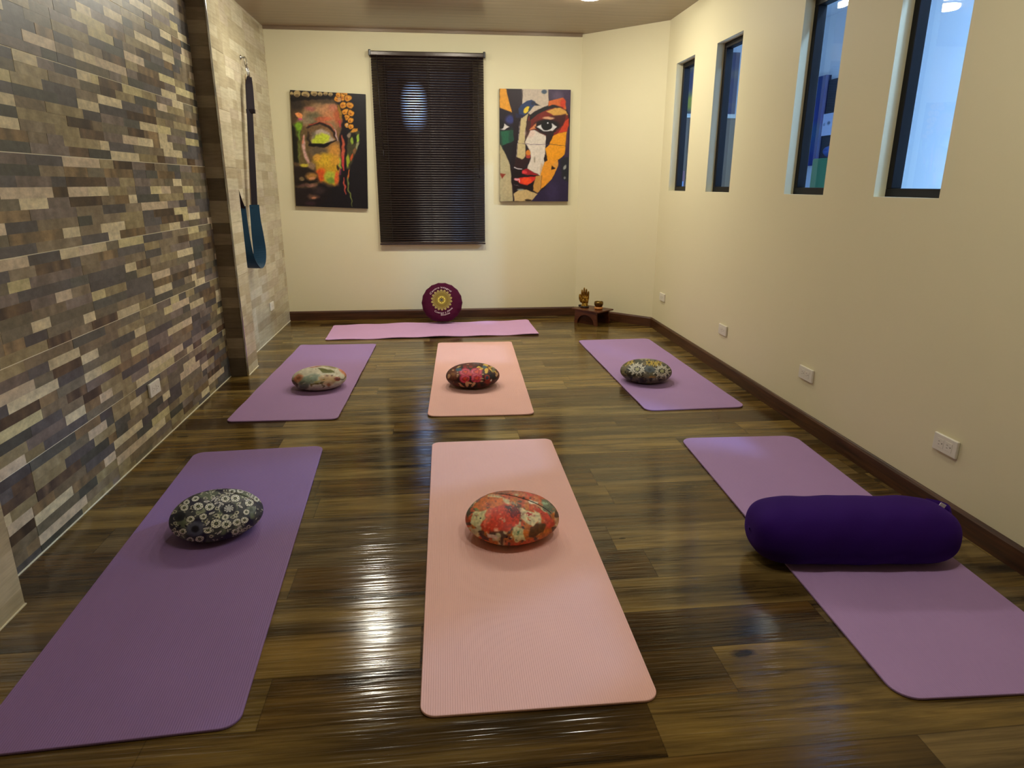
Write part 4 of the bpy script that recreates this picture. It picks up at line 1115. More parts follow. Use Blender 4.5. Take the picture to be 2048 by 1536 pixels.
def paint_collage(U, V):
    """a woman's face in torn coloured planes with a small bird on the brow"""
    X, Y = bil(U, V, (112, 105), (955, 115), (116, 1436), (925, 1438))
    p = Paint(X, Y, (34, 24, 30), 2); p.wob(5, 40, 3)
    p.poly([(112, 100), (188, 100), (258, 380), (112, 320)], (222, 152, 44), 1, 8)
    p.poly([(190, 100), (380, 100), (372, 290), (260, 380)], (40, 28, 36), 1, 8)
    p.poly([(375, 100), (690, 100), (690, 290), (560, 350), (470, 400), (380, 330)], (192, 176, 158), 1, 8); p.ell(640, 140, 32, 22, (50, 70, 92), .9, .5); p.line([(384, 120), (378, 280)], 4, (50, 40, 40), .8)
    p.poly([(690, 100), (960, 100), (950, 420), (900, 320), (860, 220), (700, 230)], (66, 50, 76), 1, 12); p.ell(800, 180, 60, 50, (92, 76, 100), .8, .8)
    p.poly([(690, 240), (860, 205), (890, 250), (900, 340), (800, 330), (690, 300)], (206, 100, 40), 1, 10); p.ell(860, 270, 34, 50, (200, 60, 30), 1, .5)
    # left eye
    p.poly([(112, 320), (260, 385), (300, 560), (112, 580)], (32, 22, 34), 1, 10); p.ell(235, 460, 50, 50, (54, 60, 120), .9, .7)
    p.poly([(112, 570), (160, 500), (225, 545), (170, 575)], (206, 200, 196), 1, 6); p.ell(125, 510, 40, 56, (20, 14, 18), 1, .15)
    p.poly([(112, 590), (280, 580), (275, 760), (130, 760)], (36, 92, 66), 1, 12); p.ell(250, 660, 30, 100, (30, 60, 50), .7, .7)
    p.poly([(112, 580), (130, 585), (150, 770), (215, 960), (112, 750)], (40, 60, 50), .8, 10)
    p.poly([(112, 740), (180, 860), (240, 1000), (252, 1200), (270, 1436), (112, 1440)], (176, 162, 122), 1, 8)
    p.ell(200, 1250, 60, 120, (186, 166, 124), .6, .8); p.poly([(115, 1095), (190, 1100), (140, 1160)], (130, 40, 26), .9, 8)
    p.poly([(150, 760), (300, 700), (320, 900), (240, 990)], (30, 26, 30), 1, 10)
    # nose and dark centre
    p.poly([(270, 420), (370, 410), (340, 700), (310, 900), (280, 1040), (240, 990), (280, 700)], (30, 18, 26), 1, 10)
    p.poly([(365, 440), (450, 390), (420, 560), (410, 700), (420, 890), (370, 930), (312, 900), (330, 720)], (190, 172, 126), 1, 8)
    p.line([(350, 480), (330, 700), (295, 1010)], 4, (200, 190, 190), .8)
    p.poly([(305, 900), (370, 930), (470, 880), (475, 920), (380, 1040), (285, 1015)], (44, 22, 26), 1, 8); p.ell(450, 850, 28, 40, (206, 120, 40), 1, .5); p.ell(450, 895, 26, 18, (180, 60, 50), .9, .5)
    p.line([(290, 1022), (375, 1048)], 8, (226, 214, 220), .95)
    # white cheek plane
    p.poly([(430, 600), (520, 580), (660, 650), (655, 820), (640, 960), (600, 1125), (440, 1035), (480, 900), (470, 820), (415, 740)], (210, 198, 184), 1, 8)
    p.ell(470, 620, 60, 46, (214, 184, 170), .8, .6); p.line([(335, 735), (420, 742), (655, 748), (900, 760)], 5, (70, 50, 80), .9)
    p.ell(525, 930, 10, 36, (120, 110, 90), .6, .6); p.ell(610, 1060, 20, 80, (190, 150, 110), .7, .7)
    # right eye region
    p.poly([(460, 420), (640, 330), (760, 290), (860, 310), (920, 400), (930, 560), (820, 610), (740, 720), (660, 650), (520, 570), (430, 600)], (120, 34, 26), 1, 10)
    p.poly([(660, 360), (820, 310), (900, 360), (920, 400), (760, 420)], (206, 156, 74), 1, 10); p.poly([(450, 440), (520, 400), (600, 380), (560, 480), (450, 560)], (104, 30, 24), .9, 10)
    p.poly([(470, 405), (640, 320), (740, 288), (860, 312), (700, 330), (560, 400), (470, 470)], (22, 14, 18), 1, 6)
    p.poly([(430, 480), (480, 470), (470, 600), (420, 700)], (60, 34, 30), .9, 12)
    p.poly([(880, 480), (930, 440), (930, 600), (810, 612)], (196, 60, 30), 1, 10); p.poly([(700, 420), (900, 390), (870, 520), (800, 560)], (60, 24, 26), .9, 14)
    p.ell(670, 530, 150, 74, (24, 14, 18), 1, .3); p.ell(690, 440, 70, 16, (216, 170, 130), .9, .5)
    p.poly([(500, 540), (545, 500), (540, 560), (460, 580)], (206, 130, 80), .95, 8)
    p.poly([(545, 545), (620, 500), (740, 500), (790, 540), (740, 590), (640, 590)], (206, 204, 204), 1, 6)
    p.ell(668, 525, 66, 56, (14, 12, 16), 1, .1); p.ell(680, 500, 9, 9, (230, 230, 240), 1, .4)
    p.line([(530, 545), (600, 595), (680, 610), (780, 590)], 12, (20, 12, 16), .95); p.poly([(560, 590), (760, 600), (740, 680), (700, 740), (660, 640)], (40, 24, 26), 1, 12)
    # orange right side
    p.poly([(740, 650), (820, 612), (925, 600), (915, 760), (870, 910), (800, 930), (680, 950), (655, 800), (700, 750)], (228, 150, 26), 1, 8)
    p.line([(700, 745), (905, 762)], 5, (60, 40, 50), .9); p.poly([(640, 870), (670, 880), (680, 940), (640, 960)], (30, 18, 18), 1, 8)
    p.poly([(640, 960), (700, 930), (800, 930), (810, 980), (780, 1080), (700, 1200), (600, 1290), (600, 1100)], (224, 146, 40), 1, 8); p.ell(780, 1000, 26, 50, (214, 150, 70), .8, .6)
    p.poly([(725, 1000), (780, 1030), (730, 1050)], (40, 20, 16), 1, 6); p.line([(615, 1120), (600, 1280)], 5, (40, 24, 20), .8)
    p.poly([(800, 940), (940, 820), (925, 1440), (480, 1440), (560, 1330), (640, 1280), (760, 1120), (810, 1000)], (44, 34, 64), 1, 10)
    p.poly([(830, 940), (935, 860), (930, 1200), (850, 1150)], (34, 36, 40), .9, 30); p.ell(740, 1320, 70, 110, (60, 48, 84), .6, .9); p.ell(885, 1020, 16, 30, (180, 180, 170), .8, .6, .5); p.ell(888, 1145, 12, 16, (150, 150, 150), .7, .6)
    p.poly([(905, 620), (940, 500), (938, 900), (880, 900)], (60, 44, 70), .9, 10)
    # mouth
    p.poly([(250, 1040), (380, 1050), (600, 1130), (560, 1200), (500, 1320), (280, 1320), (252, 1200)], (28, 14, 18), 1, 10)
    p.poly([(375, 1060), (430, 1035), (500, 1070), (580, 1120), (440, 1110), (380, 1100)], (150, 26, 34), 1, 8); p.ell(405, 1080, 28, 20, (214, 60, 66), 1, .6)
    p.poly([(285, 1155), (420, 1140), (555, 1130), (500, 1200), (440, 1240), (350, 1210)], (206, 44, 34), 1, 8); p.ell(430, 1185, 60, 40, (232, 72, 30), 1, .4); p.ell(315, 1165, 34, 16, (226, 150, 160), .95, .5); p.line([(345, 1160), (352, 1200)], 6, (240, 230, 230), .9)
    p.line([(280, 1238), (340, 1246)], 6, (120, 110, 120), .8)
    p.poly([(540, 1130), (612, 1120), (600, 1290), (560, 1330), (510, 1300), (520, 1200)], (190, 140, 70), 1, 10)
    p.poly([(275, 1340), (340, 1295), (430, 1290), (560, 1345), (480, 1436), (290, 1436)], (196, 168, 116), 1, 8); p.ell(450, 1420, 40, 14, (40, 26, 20), .9, .4); p.ell(360, 1290, 40, 10, (150, 160, 150), .8, .5)
    # bird
    p.poly([(330, 330), (360, 290), (430, 250), (490, 230), (530, 250), (540, 290), (500, 320), (450, 380), (400, 410), (340, 400)], (34, 52, 92), 1, 6)
    p.poly([(530, 262), (598, 302), (530, 300)], (26, 26, 40), 1, 4); p.ell(508, 270, 24, 22, (28, 34, 56), .9, .4); p.ell(430, 345, 28, 48, (222, 190, 50), 1, .3, .7); p.poly([(300, 380), (350, 400), (400, 410), (380, 440), (300, 430)], (30, 30, 60), 1, 8)
    p.ell(470, 330, 14, 26, (40, 60, 70), .9, .4, .5)
    p.c = p.c * (1 + (p.vnoise(14, 40)[..., None] - .5) * .10)
    return p
pm = attr_mat('canvas_paint', .42, .35, .04, 500, .05)
o = art_box('painting', 'tall canvas of a golden face with closed eye and curled hair, left of the blind', (.650, .985, .034), (-.948, YB - .0173, 1.552), 0, paint_golden, 'painting', pm, res=130)
o.rotation_euler = (0, math.radians(2.2), 0)
art_box('painting', 'canvas of a woman\'s face in orange and white planes, right of the blind', (.655, .985, .034), (.920, YB - .0173, 1.604), 0, paint_collage, 'painting', pm, res=130)


# ------------------------------------------------------------------ power outlets
def outlet(y, z, side, label, w=.125, h=.070):
    x = XR - .0005 if side > 0 else XL + .0008
    t = empty('power_outlet', (x, y, z), (0, 0, PI if side > 0 else 0)); tag(t, label, 'outlet', 'white wall outlets')
    bm = bmesh.new(); add_box(bm, (.006, 0, 0), (.012, w, h), bevel=.0045, seg=3)
    bm_obj('cover_plate', bm, M['plastic_white'], t)
    for s in (-1, 1):
        bm = bmesh.new(); add_box(bm, (.0122, s * .022, 0), (.0016, .034, .036), bevel=.0006)
        f = bm_obj('socket_face', bm, M['plastic_white'], t)
        bm = bmesh.new()
        for (a, b, c, d) in ((-.007, .006, .006, .0018), (-.007, -.006, .006, .0018), (.009, 0, .004, .004)):
            add_box(bm, (.0132, s * .022 + a, b), (.001, c, d))
        bm_obj('slots', bm, M['slot_dark'], f)
outlet(5.647, .320, 1, 'farthest white outlet on the window wall, under the farthest window')
outlet(4.344, .304, 1, 'white outlet on the window wall above the far lavender mat')
outlet(3.250, .296, 1, 'white outlet on the window wall between the two lavender mats', .132)
outlet(2.220, .298, 1, 'nearest white outlet on the window wall, above the purple bolster')
outlet(3.366, .286, -1, 'white outlet on the brown mosaic wall')
outlet(5.86, .262, -1, 'white outlet on the pale tiled wall beyond the column', .115)

# ------------------------------------------------------------------ hanging yoga swing strap
def strip(name, pts, wv, mat, parent, th=.002, smooth=True):
    """ribbon through pts; wv = list of half-width vectors"""
    bm = bmesh.new(); prev = None
    P = [Vector(p) for p in pts]
    for i, p in enumerate(P):
        w = Vector(wv[i] if isinstance(wv, list) else wv)
        tg = (P[min(i + 1, len(P) - 1)] - P[max(i - 1, 0)]).normalized()
        n = w.cross(tg).normalized() * th / 2
        q = [bm.verts.new(p - w - n), bm.verts.new(p + w - n), bm.verts.new(p + w + n), bm.verts.new(p - w + n)]
        if prev:
            for k in range(4): bm.faces.new((prev[k], prev[(k + 1) % 4], q[(k + 1) % 4], q[k]))
        else: bm.faces.new(q[::-1])
        prev = q
    bm.faces.new(prev); bmesh.ops.recalc_face_normals(bm, faces=bm.faces)
    return bm_obj(name, bm, mat, parent, False)
def swing():
    hx, hy, hz = XL + .002, 5.70, 2.13
    t = empty('yoga_swing', (hx, hy, hz)); tag(t, 'teal sling on black straps hanging from a hook on the pale tiled wall', 'yoga swing')
    black = simple('black_webbing', rgb(26, 18, 24), .7, 0, .2, bump=.2, nscale=300)
    teal = simple('teal_fabric', rgb(14, 54, 78), .75, 0, .2, .15, 40, .2, sheen=.2)
    bm = bmesh.new()
    # wall ring in a plane parallel to the wall
    add_tube(bm, [(.034, .034 * math.cos(a), .034 * math.sin(a) + .02) for a in [2 * PI * k / 20 for k in range(20)]], .0035, 8, True)
    bm_obj('wall_ring', bm, M['steel'], t, True)
    bm = bmesh.new(); add_lathe(bm, [(0, .0), (.017, .0), (.017, .005), (.006, .008), (.005, .03), (0, .03)], 20, Matrix.Rotation(PI / 2, 4, 'Y'))
    bm_obj('wall_plate', bm, M['steel'], t, True, loc=(0, 0, .05))
    bm = bmesh.new()
    add_tube(bm, [(.036, .022, -.012), (.042, .030, -.035), (.050, .012, -.088), (.052, -.004, -.098), (.050, -.018, -.088), (.042, -.034, -.035), (.036, -.022, -.012), (.033, 0, -.004)], .0055, 8, True)
    bm_obj('carabiner', bm, M['chrome'], t, True)
    # coordinates below are relative to the hook
    def L(x, y, z): return (x - hx, y - hy, z - hz)
    X = XL + .065
    n = 12
    y0, z0, y1, z1 = 5.60, 1.98, 5.405, 1.09
    pts = [L(X - .012, 5.67, 2.045), L(X - .004, 5.62, 2.01)] + [L(X, y0 + (y1 - y0) * k / n, z0 + (z1 - z0) * k / n) for k in range(n + 1)]
    ws = [(.008, .004, 0), (.014, .006, 0)] + [(.020, .010, 0)] * (n + 1)
    strip('strap', pts, ws, black, t, .004)
    strip('strap', [L(X + .002, 5.655, 2.035), L(X + .004, 5.60, 1.95), L(X + .006, 5.575, 1.80)], [(.012, .006, 0), (.024, .012, 0), (.024, .012, 0)], black, t, .010)
    bm = bmesh.new(); add_box(bm, L(X + .005, 5.57, 1.79), (.062, .03, .03), bevel=.003); bm_obj('buckle', bm, black, t)
    # the other strap climbs to a hook hidden behind the column
    strip('strap', [L(X, 5.095, 1.10), L(X, 5.05, 1.16), L(X, 4.97, 1.27), L(X, 4.868, 1.41)], [(.014, .006, 0), (.009, .006, 0), (.007, .006, 0), (.007, .006, 0)], black, t, .004)
    bm = bmesh.new(); add_tube(bm, [L(X, 4.842, 1.43), L(X, 4.872, 1.43), L(X, 4.872, 1.40)], .004, 8); bm_obj('wall_hook', bm, M['steel'], t, True)
    bm = bmesh.new(); add_tube(bm, [L(XL + .03, 5.68, 2.06), L(XL + .03, 5.60, 1.70), L(XL + .025, 5.47, 1.15), L(XL + .025, 5.43, .86)], .0035, 6)
    o = bm_obj('cord', bm, simple('tan_cord', rgb(150, 124, 92), .8), t, True); o['label'] = 'thin tan cord'
    # the U shaped sling
    pts, ws = [], []
    ctrl = [((X, 5.095, 1.115), (.016, .010, 0)), ((X, 5.09, 1.00), (.019, .010, 0)), ((X + .002, 5.085, .86), (.025, .012, 0)), ((X + .004, 5.10, .745), (.034, .012, 0)), ((X + .008, 5.17, .675), (.044, .012, -.004)),
            ((X + .010, 5.25, .662), (.046, .010, .0)), ((X + .010, 5.34, .685), (.046, .010, .01)), ((X + .008, 5.39, .77), (.044, .016, .006)), ((X + .004, 5.395, .90), (.040, .016, 0)), ((X, 5.40, 1.01), (.034, .014, 0)), ((X, 5.405, 1.115), (.033, .012, 0))]
    for i in range(len(ctrl) - 1):
        p0 = ctrl[max(i - 1, 0)]; p1 = ctrl[i]; p2 = ctrl[i + 1]; p3 = ctrl[min(i + 2, len(ctrl) - 1)]
        for s in range(6):
            u = s / 6
            f = lambda a, b, c, d: .5 * ((2 * b) + (-a + c) * u + (2 * a - 5 * b + 4 * c - d) * u * u + (-a + 3 * b - 3 * c + d) * u ** 3)
            pts.append(L(*[f(p0[0][k], p1[0][k], p2[0][k], p3[0][k]) for k in range(3)])); ws.append(tuple(f(p0[1][k], p1[1][k], p2[1][k], p3[1][k]) for k in range(3)))
    pts.append(L(*ctrl[-1][0])); ws.append(ctrl[-1][1])
    strip('sling', pts, ws, teal, t, .004)
swing()

# ------------------------------------------------------------------ low altar table, hand, bowl
redwood = None
def table_wood():
    t = NT('red_wood'); P = t.sep(t.obj())
    n = t.noise(t.comb(t.math('MULTIPLY', P[0], 6), t.math('MULTIPLY', P[1], 60), t.math('MULTIPLY', P[2], 40)), 1, 4, .6)
    t.set(base=t.ramp(n, [(.3, rgb(62, 28, 14)), (.7, rgb(108, 58, 32))]), rough=.35, spec=.5); return t.m
TW = table_wood()
TA = math.radians(-50)
def table():
    t = empty('low_table', (1.440, 6.150, 0), (0, 0, TA)); tag(t, 'small low reddish wood table with arched legs in the slanted corner', 'table')
    L, W, H = .32, .235, .138
    bm = bmesh.new(); add_box(bm, (0, 0, H - .006), (L, W, .013), bevel=.003); bm_obj('tabletop', bm, TW, t)
    for s in (-1, 1):
        # arched side board
        bm = bmesh.new(); n = 20; Lb = L * .84
        out = [(-Lb / 2 - .0, 0), (-Lb / 2 + .012, H - .0125), (Lb / 2 - .012, H - .0125), (Lb / 2, 0), (Lb / 2 - .036, 0)]
        arch = [((Lb / 2 - .036) * math.cos(a), (H - .050) * math.sin(a)) for a in [PI * k / n for k in range(1, n)]]
        poly = out + arch + [(-Lb / 2 + .036, 0)]
        y0, y1 = s * (W / 2 - .022) - .008, s * (W / 2 - .022) + .008
        a_ = [bm.verts.new((x, y0, z)) for x, z in poly]; b_ = [bm.verts.new((x, y1, z)) for x, z in poly]
        m = len(poly)
        for k in range(m): bm.faces.new((a_[k], a_[(k + 1) % m], b_[(k + 1) % m], b_[k]))
        bm.faces.new(a_); bm.faces.new(b_[::-1]); bmesh.ops.triangulate(bm, faces=[f for f in bm.faces if len(f.verts) > 4]); bmesh.ops.recalc_face_normals(bm, faces=bm.faces)
        bm_obj('arched_leg', bm, TW, t)
table()
def at_table(u, v):
    c, s = math.cos(TA), math.sin(TA); return (1.440 + u * c - v * s, 6.150 + u * s + v * c, .1395)

def brass_mat():
    t = NT('aged_brass'); n = t.noise(t.obj(), 60, 4, .6)
    t.set(base=t.ramp(n, [(.35, rgb(120, 86, 30)), (.65, rgb(196, 156, 70))]), metal=1, rough=.32); return t.m
BR = brass_mat()
def skin_mesh(name, chains, mat, parent, sub=2, loc=None, rot=None):
    """chains: list of [(x,y,z,r)...]; the first point of a later chain may be the index tuple (chain,point) it grows from"""
    vs, es, rad, idx = [], [], [], []
    for ch in chains:
        ids = []; prev = None
        for p in ch:
            if len(p) == 2: prev = idx[p[0]][p[1]]; ids.append(prev); continue
            vs.append(p[:3]); rad.append(p[3]); i = len(vs) - 1
            if prev is not None: es.append((prev, i))
            ids.append(i); prev = i
        idx.append(ids)
    me = bpy.data.meshes.new(name); me.from_pydata(vs, es, []); me.update()
    o = bpy.data.objects.new(name, me); COL.objects.link(o)
    sk = o.modifiers.new('skin', 'SKIN'); sk.use_smooth_shade = True
    for i, r in enumerate(rad):
        v = me.skin_vertices[0].data[i]
        v.radius = (r, r) if not isinstance(r, tuple) else r
    me.skin_vertices[0].data[0].use_root = True
    ss = o.modifiers.new('sub', 'SUBSURF'); ss.levels = sub; ss.render_levels = sub
    bpy.context.view_layer.update()
    dg = bpy.context.evaluated_depsgraph_get()
    m2 = bpy.data.meshes.new_from_object(o.evaluated_get(dg))
    bpy.data.objects.remove(o)
    m2.name = name; m2.materials.clear(); m2.materials.append(mat)
    for p in m2.polygons: p.use_smooth = True
    o = bpy.data.objects.new(name, m2)
    if loc: o.location = loc
    if rot: o.rotation_euler = rot
    return link(o, parent)
def hand():
    x, y, z = at_table(-.085, -.01)
    t = empty('hand_statue', (x, y, z), (0, 0, math.radians(-2))); tag(t, 'small brass raised-hand statue on the left end of the low table', 'statue')
    dark = simple('dark_base', rgb(30, 20, 14), .4)
    bm = bmesh.new(); add_lathe(bm, [(0, 0), (.040, 0), (.042, .004), (.040, .014), (.034, .017), (0, .017)], 32); bm_obj('base', bm, dark, t, True)
    # palm as a wide flattened chain, fingers and thumb branching from it
    bm = bmesh.new()
    sec = [(.016, .029, .017), (.026, .027, .016), (.040, .028, .016), (.058, .034, .018), (.078, .038, .018), (.096, .038, .015), (.110, .036, .0115), (.117, .030, .008)]
    rings = []
    for (zz, a, b) in sec:
        rings.append([bm.verts.new((a * math.cos(2 * PI * k / 24), b * math.sin(2 * PI * k / 24) * (1 if math.sin(2 * PI * k / 24) > 0 else .85), zz)) for k in range(24)])
    for p, q in zip(rings[:-1], rings[1:]):
        for k in range(24): bm.faces.new((p[k], p[(k + 1) % 24], q[(k + 1) % 24], q[k]))
    bm.faces.new(rings[0][::-1]); bm.faces.new(rings[-1])
    # swell at thumb base and little finger side, and a disc on the palm
    bmesh.ops.create_uvsphere(bm, u_segments=16, v_segments=10, radius=1, matrix=Matrix.Translation((-.017, -.012, .058)) @ Matrix.Diagonal((.017, .011, .024, 1)))
    bmesh.ops.create_uvsphere(bm, u_segments=16, v_segments=10, radius=1, matrix=Matrix.Translation((.019, -.011, .056)) @ Matrix.Diagonal((.013, .009, .024, 1)))
    bmesh.ops.create_uvsphere(bm, u_segments=16, v_segments=10, radius=1, matrix=Matrix.Translation((.0, -.013, .088)) @ Matrix.Diagonal((.012, .006, .012, 1)))
    bm_obj('palm', bm, BR, t, True)
    fingers = {'index': (-.0295, .092, .174), 'middle': (-.010, .094, .192), 'ring': (.0097, .094, .180), 'little': (.0285, .088, .158)}
    for nme, (fx, b0, tip) in fingers.items():
        Lf = tip - b0; lean = fx * .12
        c = [(fx, .001, b0 - .012, .0128), (fx, -.001, b0 + Lf * .30, .0118), (fx + lean * .3, -.005, b0 + Lf * .60, .0108), (fx + lean * .5, -.006, b0 + Lf * .86, .0085), (fx + lean * .6, -.005, tip, .0040)]
        skin_mesh(nme + '_finger', [c], BR, t)
    skin_mesh('thumb', [[(-.022, -.004, .050, .020), (-.040, -.008, .068, .0175), (-.049, -.009, .092, .0145), (-.051, -.008, .118, .0120), (-.0515, -.007, .132, .0050)]], BR, t)
    bm = bmesh.new(); add_lathe(bm, [(.034, .014), (.034, .022), (.030, .028), (.028, .040), (.026, .044), (.022, .044)], 32); bm_obj('cuff', bm, BR, t, True)
hand()
def bowl():
    x, y, z = at_table(.068, .005)
    rg = empty('bowl_ring', (x, y, z)); tag(rg, 'round orange gold ring cushion under the small brass bowl', 'ring cushion')
    bm = bmesh.new(); add_tube(bm, [(.030 * math.cos(a), .030 * math.sin(a), .012) for a in [2 * PI * k / 32 for k in range(32)]], .0115, 12, True)
    bm_obj('ring', bm, simple('gold_silk', rgb(190, 126, 62), .45, 0, .5, .15, 60), rg, True)
    t = empty('singing_bowl', (x, y, z + .0185)); tag(t, 'small dark brass bowl on a ring cushion at the right of the low table', 'bowl')
    bm = bmesh.new()
    add_lathe(bm, [(0, 0), (.022, .001), (.034, .010), (.0415, .026), (.0425, .040), (.040, .054), (.0375, .054), (.0395, .040), (.038, .026), (.031, .013), (.020, .005), (0, .004)], 40)
    bm_obj('bowl', bm, simple('dark_brass', rgb(112, 88, 44), .35, 1, .5, .3, 50), t, True)
    xx, yy, zz = at_table(-.145, .012)
    b = empty('bead_strand', (xx, yy, zz)); tag(b, 'small dark bead strand on the far left end of the low table', 'beads')
    bm = bmesh.new()
    for k in range(20):
        a = 2 * PI * k / 20
        bmesh.ops.create_uvsphere(bm, u_segments=8, v_segments=6, radius=.0052, matrix=Matrix.Translation((.022 * math.cos(a) , .030 * math.sin(a), .0052 + (.0035 if k % 2 else 0))))
    bm_obj('beads', bm, simple('dark_beads', rgb(34, 24, 20), .25, 0, .6), b, True)
bowl()

# ------------------------------------------------------------------ things seen in the next room
canvas_mat = attr_mat('canvas_print', .5, .3, .04, 400, .05)
def paint_bird(U, V):
    p = Paint(U * 200, V * 300, (36, 54, 130), 2); p.wob(6, 30, 3)
    p.put(np.clip((p.vnoise(60, 5) - .5) * 4, 0, 1), (40, 84, 130))
    p.ell(30, 170, 34, 60, (120, 150, 40), .9, .6); p.ell(24, 190, 18, 40, (210, 220, 70), .9, .6); p.ell(60, 120, 40, 50, (30, 90, 80), .7, .8)
    for k in range(7): p.line([(10 + k * 14, 290), (30 + k * 16, 220 - k * 3)], 6, [(190, 80, 150), (120, 60, 170), (60, 70, 180)][k % 3], .9, 4)
    return p
def paint_far(U, V):
    p = Paint(U * 200, V * 300, (92, 84, 104), 3); p.wob(8, 30, 3)
    p.put(np.clip((p.vnoise(50, 15) - .5) * 4, 0, 1), (120, 108, 104)); p.ell(60, 70, 40, 40, (190, 150, 60), .9, .7); p.ell(110, 240, 34, 40, (206, 190, 60), .9, .7)
    p.ell(150, 120, 30, 60, (150, 80, 110), .8, .7); return p
art_box('painting', 'dark blue canvas with yellow and pink feathers, seen through the second nearest window', (.95, 1.03, .07), (XS - .037, 8.24 + .475, 2.015), -PI / 2, paint_bird, 'painting', canvas_mat)
def paint_dark(U, V): return Paint(U * 100, V * 100, (52, 58, 66), 5)
art_box('wall_panel', 'dark grey panel beside the blue feather canvas in the next room', (.34, .98, .03), (XS - .017, 8.225 - .17 - .0, 1.98), -PI / 2, paint_dark, 'panel', canvas_mat, res=4)
def paint_note(U, V):
    p = Paint(U * 100, V * 100, (206, 214, 240), 5); p.ell(25, 48, 9, 7, (130, 140, 160), .8, .5); p.ell(62, 44, 12, 8, (90, 100, 120), .8, .5); return p
art_box('paper_notice', 'white paper notice on the dark grey panel in the next room', (.26, .25, .006), (XS - .037, 8.27 - .13, 1.965), -PI / 2, paint_note, 'notice', canvas_mat, res=24)
o = box('storage_bin', (4.22, 7.05, 0), (4.62, 7.50, 1.55), simple('green_plastic', rgb(60, 120, 84), .5), bevel=.02); tag(o, 'tall green bin seen at the bottom of the second nearest window', 'bin')
bm = bmesh.new(); bmesh.ops.create_uvsphere(bm, u_segments=24, v_segments=12, radius=1, matrix=Matrix.Translation((4.42, 7.27, 1.62)) @ Matrix.Diagonal((.19, .21, .085, 1)))
for v in bm.verts:
    v.co.z = max(v.co.z, 1.5505); v.co += Vector((0, 0, .012 * math.sin(v.co.x * 40) * math.sin(v.co.y * 35) if v.co.z > 1.56 else 0))
tag(bm_obj('folded_blanket', bm, simple('blue_cloth', rgb(50, 84, 150), .8, noise=.3, nscale=12), None, True), 'blue folded cloth on top of the tall green bin', 'blanket')
# end wall: tall cabinet, shelf strip, canvas, desk
t = empty('tall_cabinet', (3.3, YS - .202, 0)); tag(t, 'tall brown wooden cabinet at the end of the next room', 'cabinet')
brn = simple('cabinet_wood', rgb(132, 108, 84), .45, noise=.12, nscale=4)
bm = bmesh.new(); add_box(bm, (0, 0, 1.05), (1.36, .38, 2.10), bevel=.004); bm_obj('body', bm, brn, t)
for s in (-1, 1):
    bm = bmesh.new(); add_box(bm, (s * .34, -.197, 1.06), (.665, .012, 2.04), bevel=.003); d = bm_obj('door', bm, brn, t)
    bm = bmesh.new(); add_box(bm, (s * .05, -.212, 1.05), (.014, .018, .16), bevel=.004); bm_obj('handle', bm, M['steel'], d)
bm = bmesh.new(); add_box(bm, (0, -.01, 2.125), (1.38, .42, .05), bevel=.004); q = bm_obj('top_strip', bm, M['plastic_white'], t); q['label'] = 'white top strip'
art_box('painting', 'purple and yellow canvas standing on the brown cabinet, seen through the farthest window', (1.3, .76, .04), (3.32, YS - .25, 2.15 + .38), 0, paint_far, 'painting', canvas_mat)
def paint_sheet(U, V):
    p = Paint(U * 100, V * 200, (170, 120, 120), 5); p.poly([(10, 110), (90, 110), (90, 190), (10, 190)], (176, 196, 230), 1, 6); p.poly([(30, 20), (60, 20), (60, 90), (30, 90)], (210, 214, 230), 1, 6); return p
o = art_box('paper_notice', 'small paper notice on the cabinet door, low in the farthest window', (.12, .24, .006), (3.23, YS - .412, 1.32), 0, paint_sheet, 'notice', canvas_mat, res=16)
t = empty('desk', (4.36, YS - .4, 0)); tag(t, 'dark topped desk beside the brown cabinet in the next room', 'desk')
bm = bmesh.new(); add_box(bm, (0, 0, 1.475), (.72, .7, .035), bevel=.003); bm_obj('desktop', bm, M['black_metal'], t)
bm = bmesh.new(); add_box(bm, (0, .05, .72), (.68, .58, 1.44), bevel=.003); bm_obj('body', bm, simple('blue_grey_board', rgb(90, 120, 170), .6), t)



# ------------------------------------------------------------------ lamps
def emis(name, col, s):
    t = NT(name); t.set(base=(0, 0, 0, 1), em=col, ems=s); return t.m
WARM = (1.0, .955, .81, 1)
L1 = emis('lamp_lens_bright', WARM, 70.0)
L2 = emis('lamp_lens_dim', WARM, 43.0)
L3 = emis('lamp_lens_cool', (.30, .55, 1.0, 1), 560.0)
L4 = emis('lamp_lens_cool_dim', (.30, .55, 1.0, 1), 190.0)
def ceiling_light(x, y, z, mat, label, r=.085, group=None):
    t = empty('ceiling_light', (x, y, z)); tag(t, label, 'light', group)
    bm = bmesh.new(); add_lathe(bm, [(r + .018, 0), (r + .018, -.005), (r + .012, -.008), (r, -.008), (r, 0)], 32)
    bm_obj('rim', bm, M['plastic_white'], t, True)
    bm = bmesh.new(); add_lathe(bm, [(r, -.006), (r * .98, -.022), (r * .86, -.034), (r * .5, -.041), (0, -.043)], 32)
    bm_obj('diffuser', bm, mat, t, True)
    return t
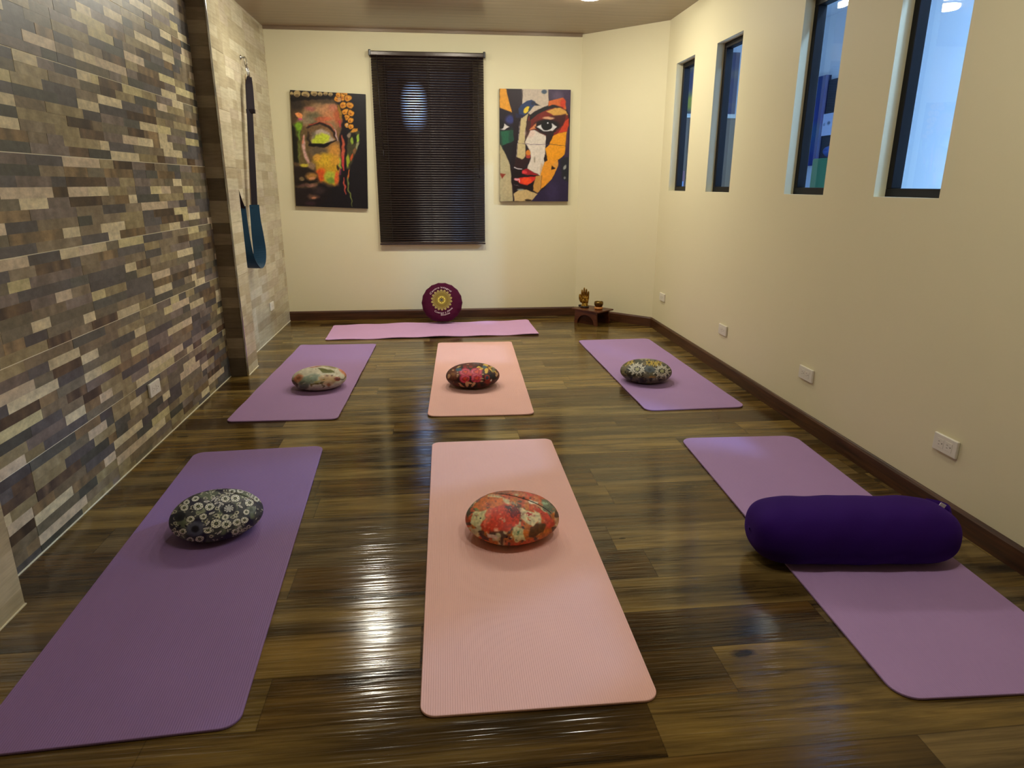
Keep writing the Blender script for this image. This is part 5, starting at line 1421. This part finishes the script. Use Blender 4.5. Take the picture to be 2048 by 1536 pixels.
ceiling_light(-.65, 5.2, ZC, L1, 'round ceiling lamp of the far row, nearest the tiled wall', group='ceiling lamps')
ceiling_light(.24, 5.2, ZC, L1, 'round ceiling lamp in the middle of the far row', group='ceiling lamps')
ceiling_light(1.12, 5.2, ZC, L1, 'round ceiling lamp of the far row, nearest the windows', group='ceiling lamps')
ceiling_light(.24, 1.5, ZC, L2, 'round ceiling lamp in the middle of the near row', group='ceiling lamps')
ceiling_light(1.12, 1.5, ZC, L2, 'round ceiling lamp of the near row, on the window side', group='ceiling lamps')
ceiling_light(2.6, 2.2, 3.2, L4, 'cool white ceiling lamp in the next room, close to the windows', .10, 'cool lamps next door')
ceiling_light(4.3, 4.2, 3.2, L3, 'cool white ceiling lamp next door, near its far side wall', .10, 'cool lamps next door')
# lamp outside behind the blind
t = empty('outdoor_lamp', (-.235, 8.575, 2.13)); tag(t, 'cool outdoor lamp glowing behind the closed blind', 'light')
bm = bmesh.new(); add_box(bm, (0, 0, 0), (.36, .05, .62), bevel=.01)
g = NT('outdoor_lamp_glow'); gp = g.sep(g.obj())
gx = g.math('DIVIDE', gp[0], .17); gz = g.math('DIVIDE', gp[2], .30)
gd = g.math('SQRT', g.math('ADD', g.math('POWER', g.math('ABSOLUTE', gx), 2.6), g.math('POWER', g.math('ABSOLUTE', gz), 2.6)))
g.set(base=(0, 0, 0, 1), em=(.35, .55, 1, 1), ems=g.math('MULTIPLY', g.math('POWER', g.math('MAXIMUM', g.math('SUBTRACT', 1.0, gd), 0.0), 1.8), 9.0))
bm_obj('lamp_panel', bm, g.m, t)
bm = bmesh.new(); add_box(bm, (0, .035, -.33), (.05, .03, .10)); bm_obj('bracket', bm, M['black_metal'], t)

wd = bpy.data.worlds.new('World'); SC.world = wd; wd.use_nodes = True
bg = wd.node_tree.nodes['Background']; bg.inputs[0].default_value = (.02, .03, .06, 1); bg.inputs[1].default_value = .3
SC.view_settings.view_transform = 'Standard'; SC.view_settings.look = 'None'; SC.view_settings.gamma = 1
SC.view_settings.exposure = 1.66
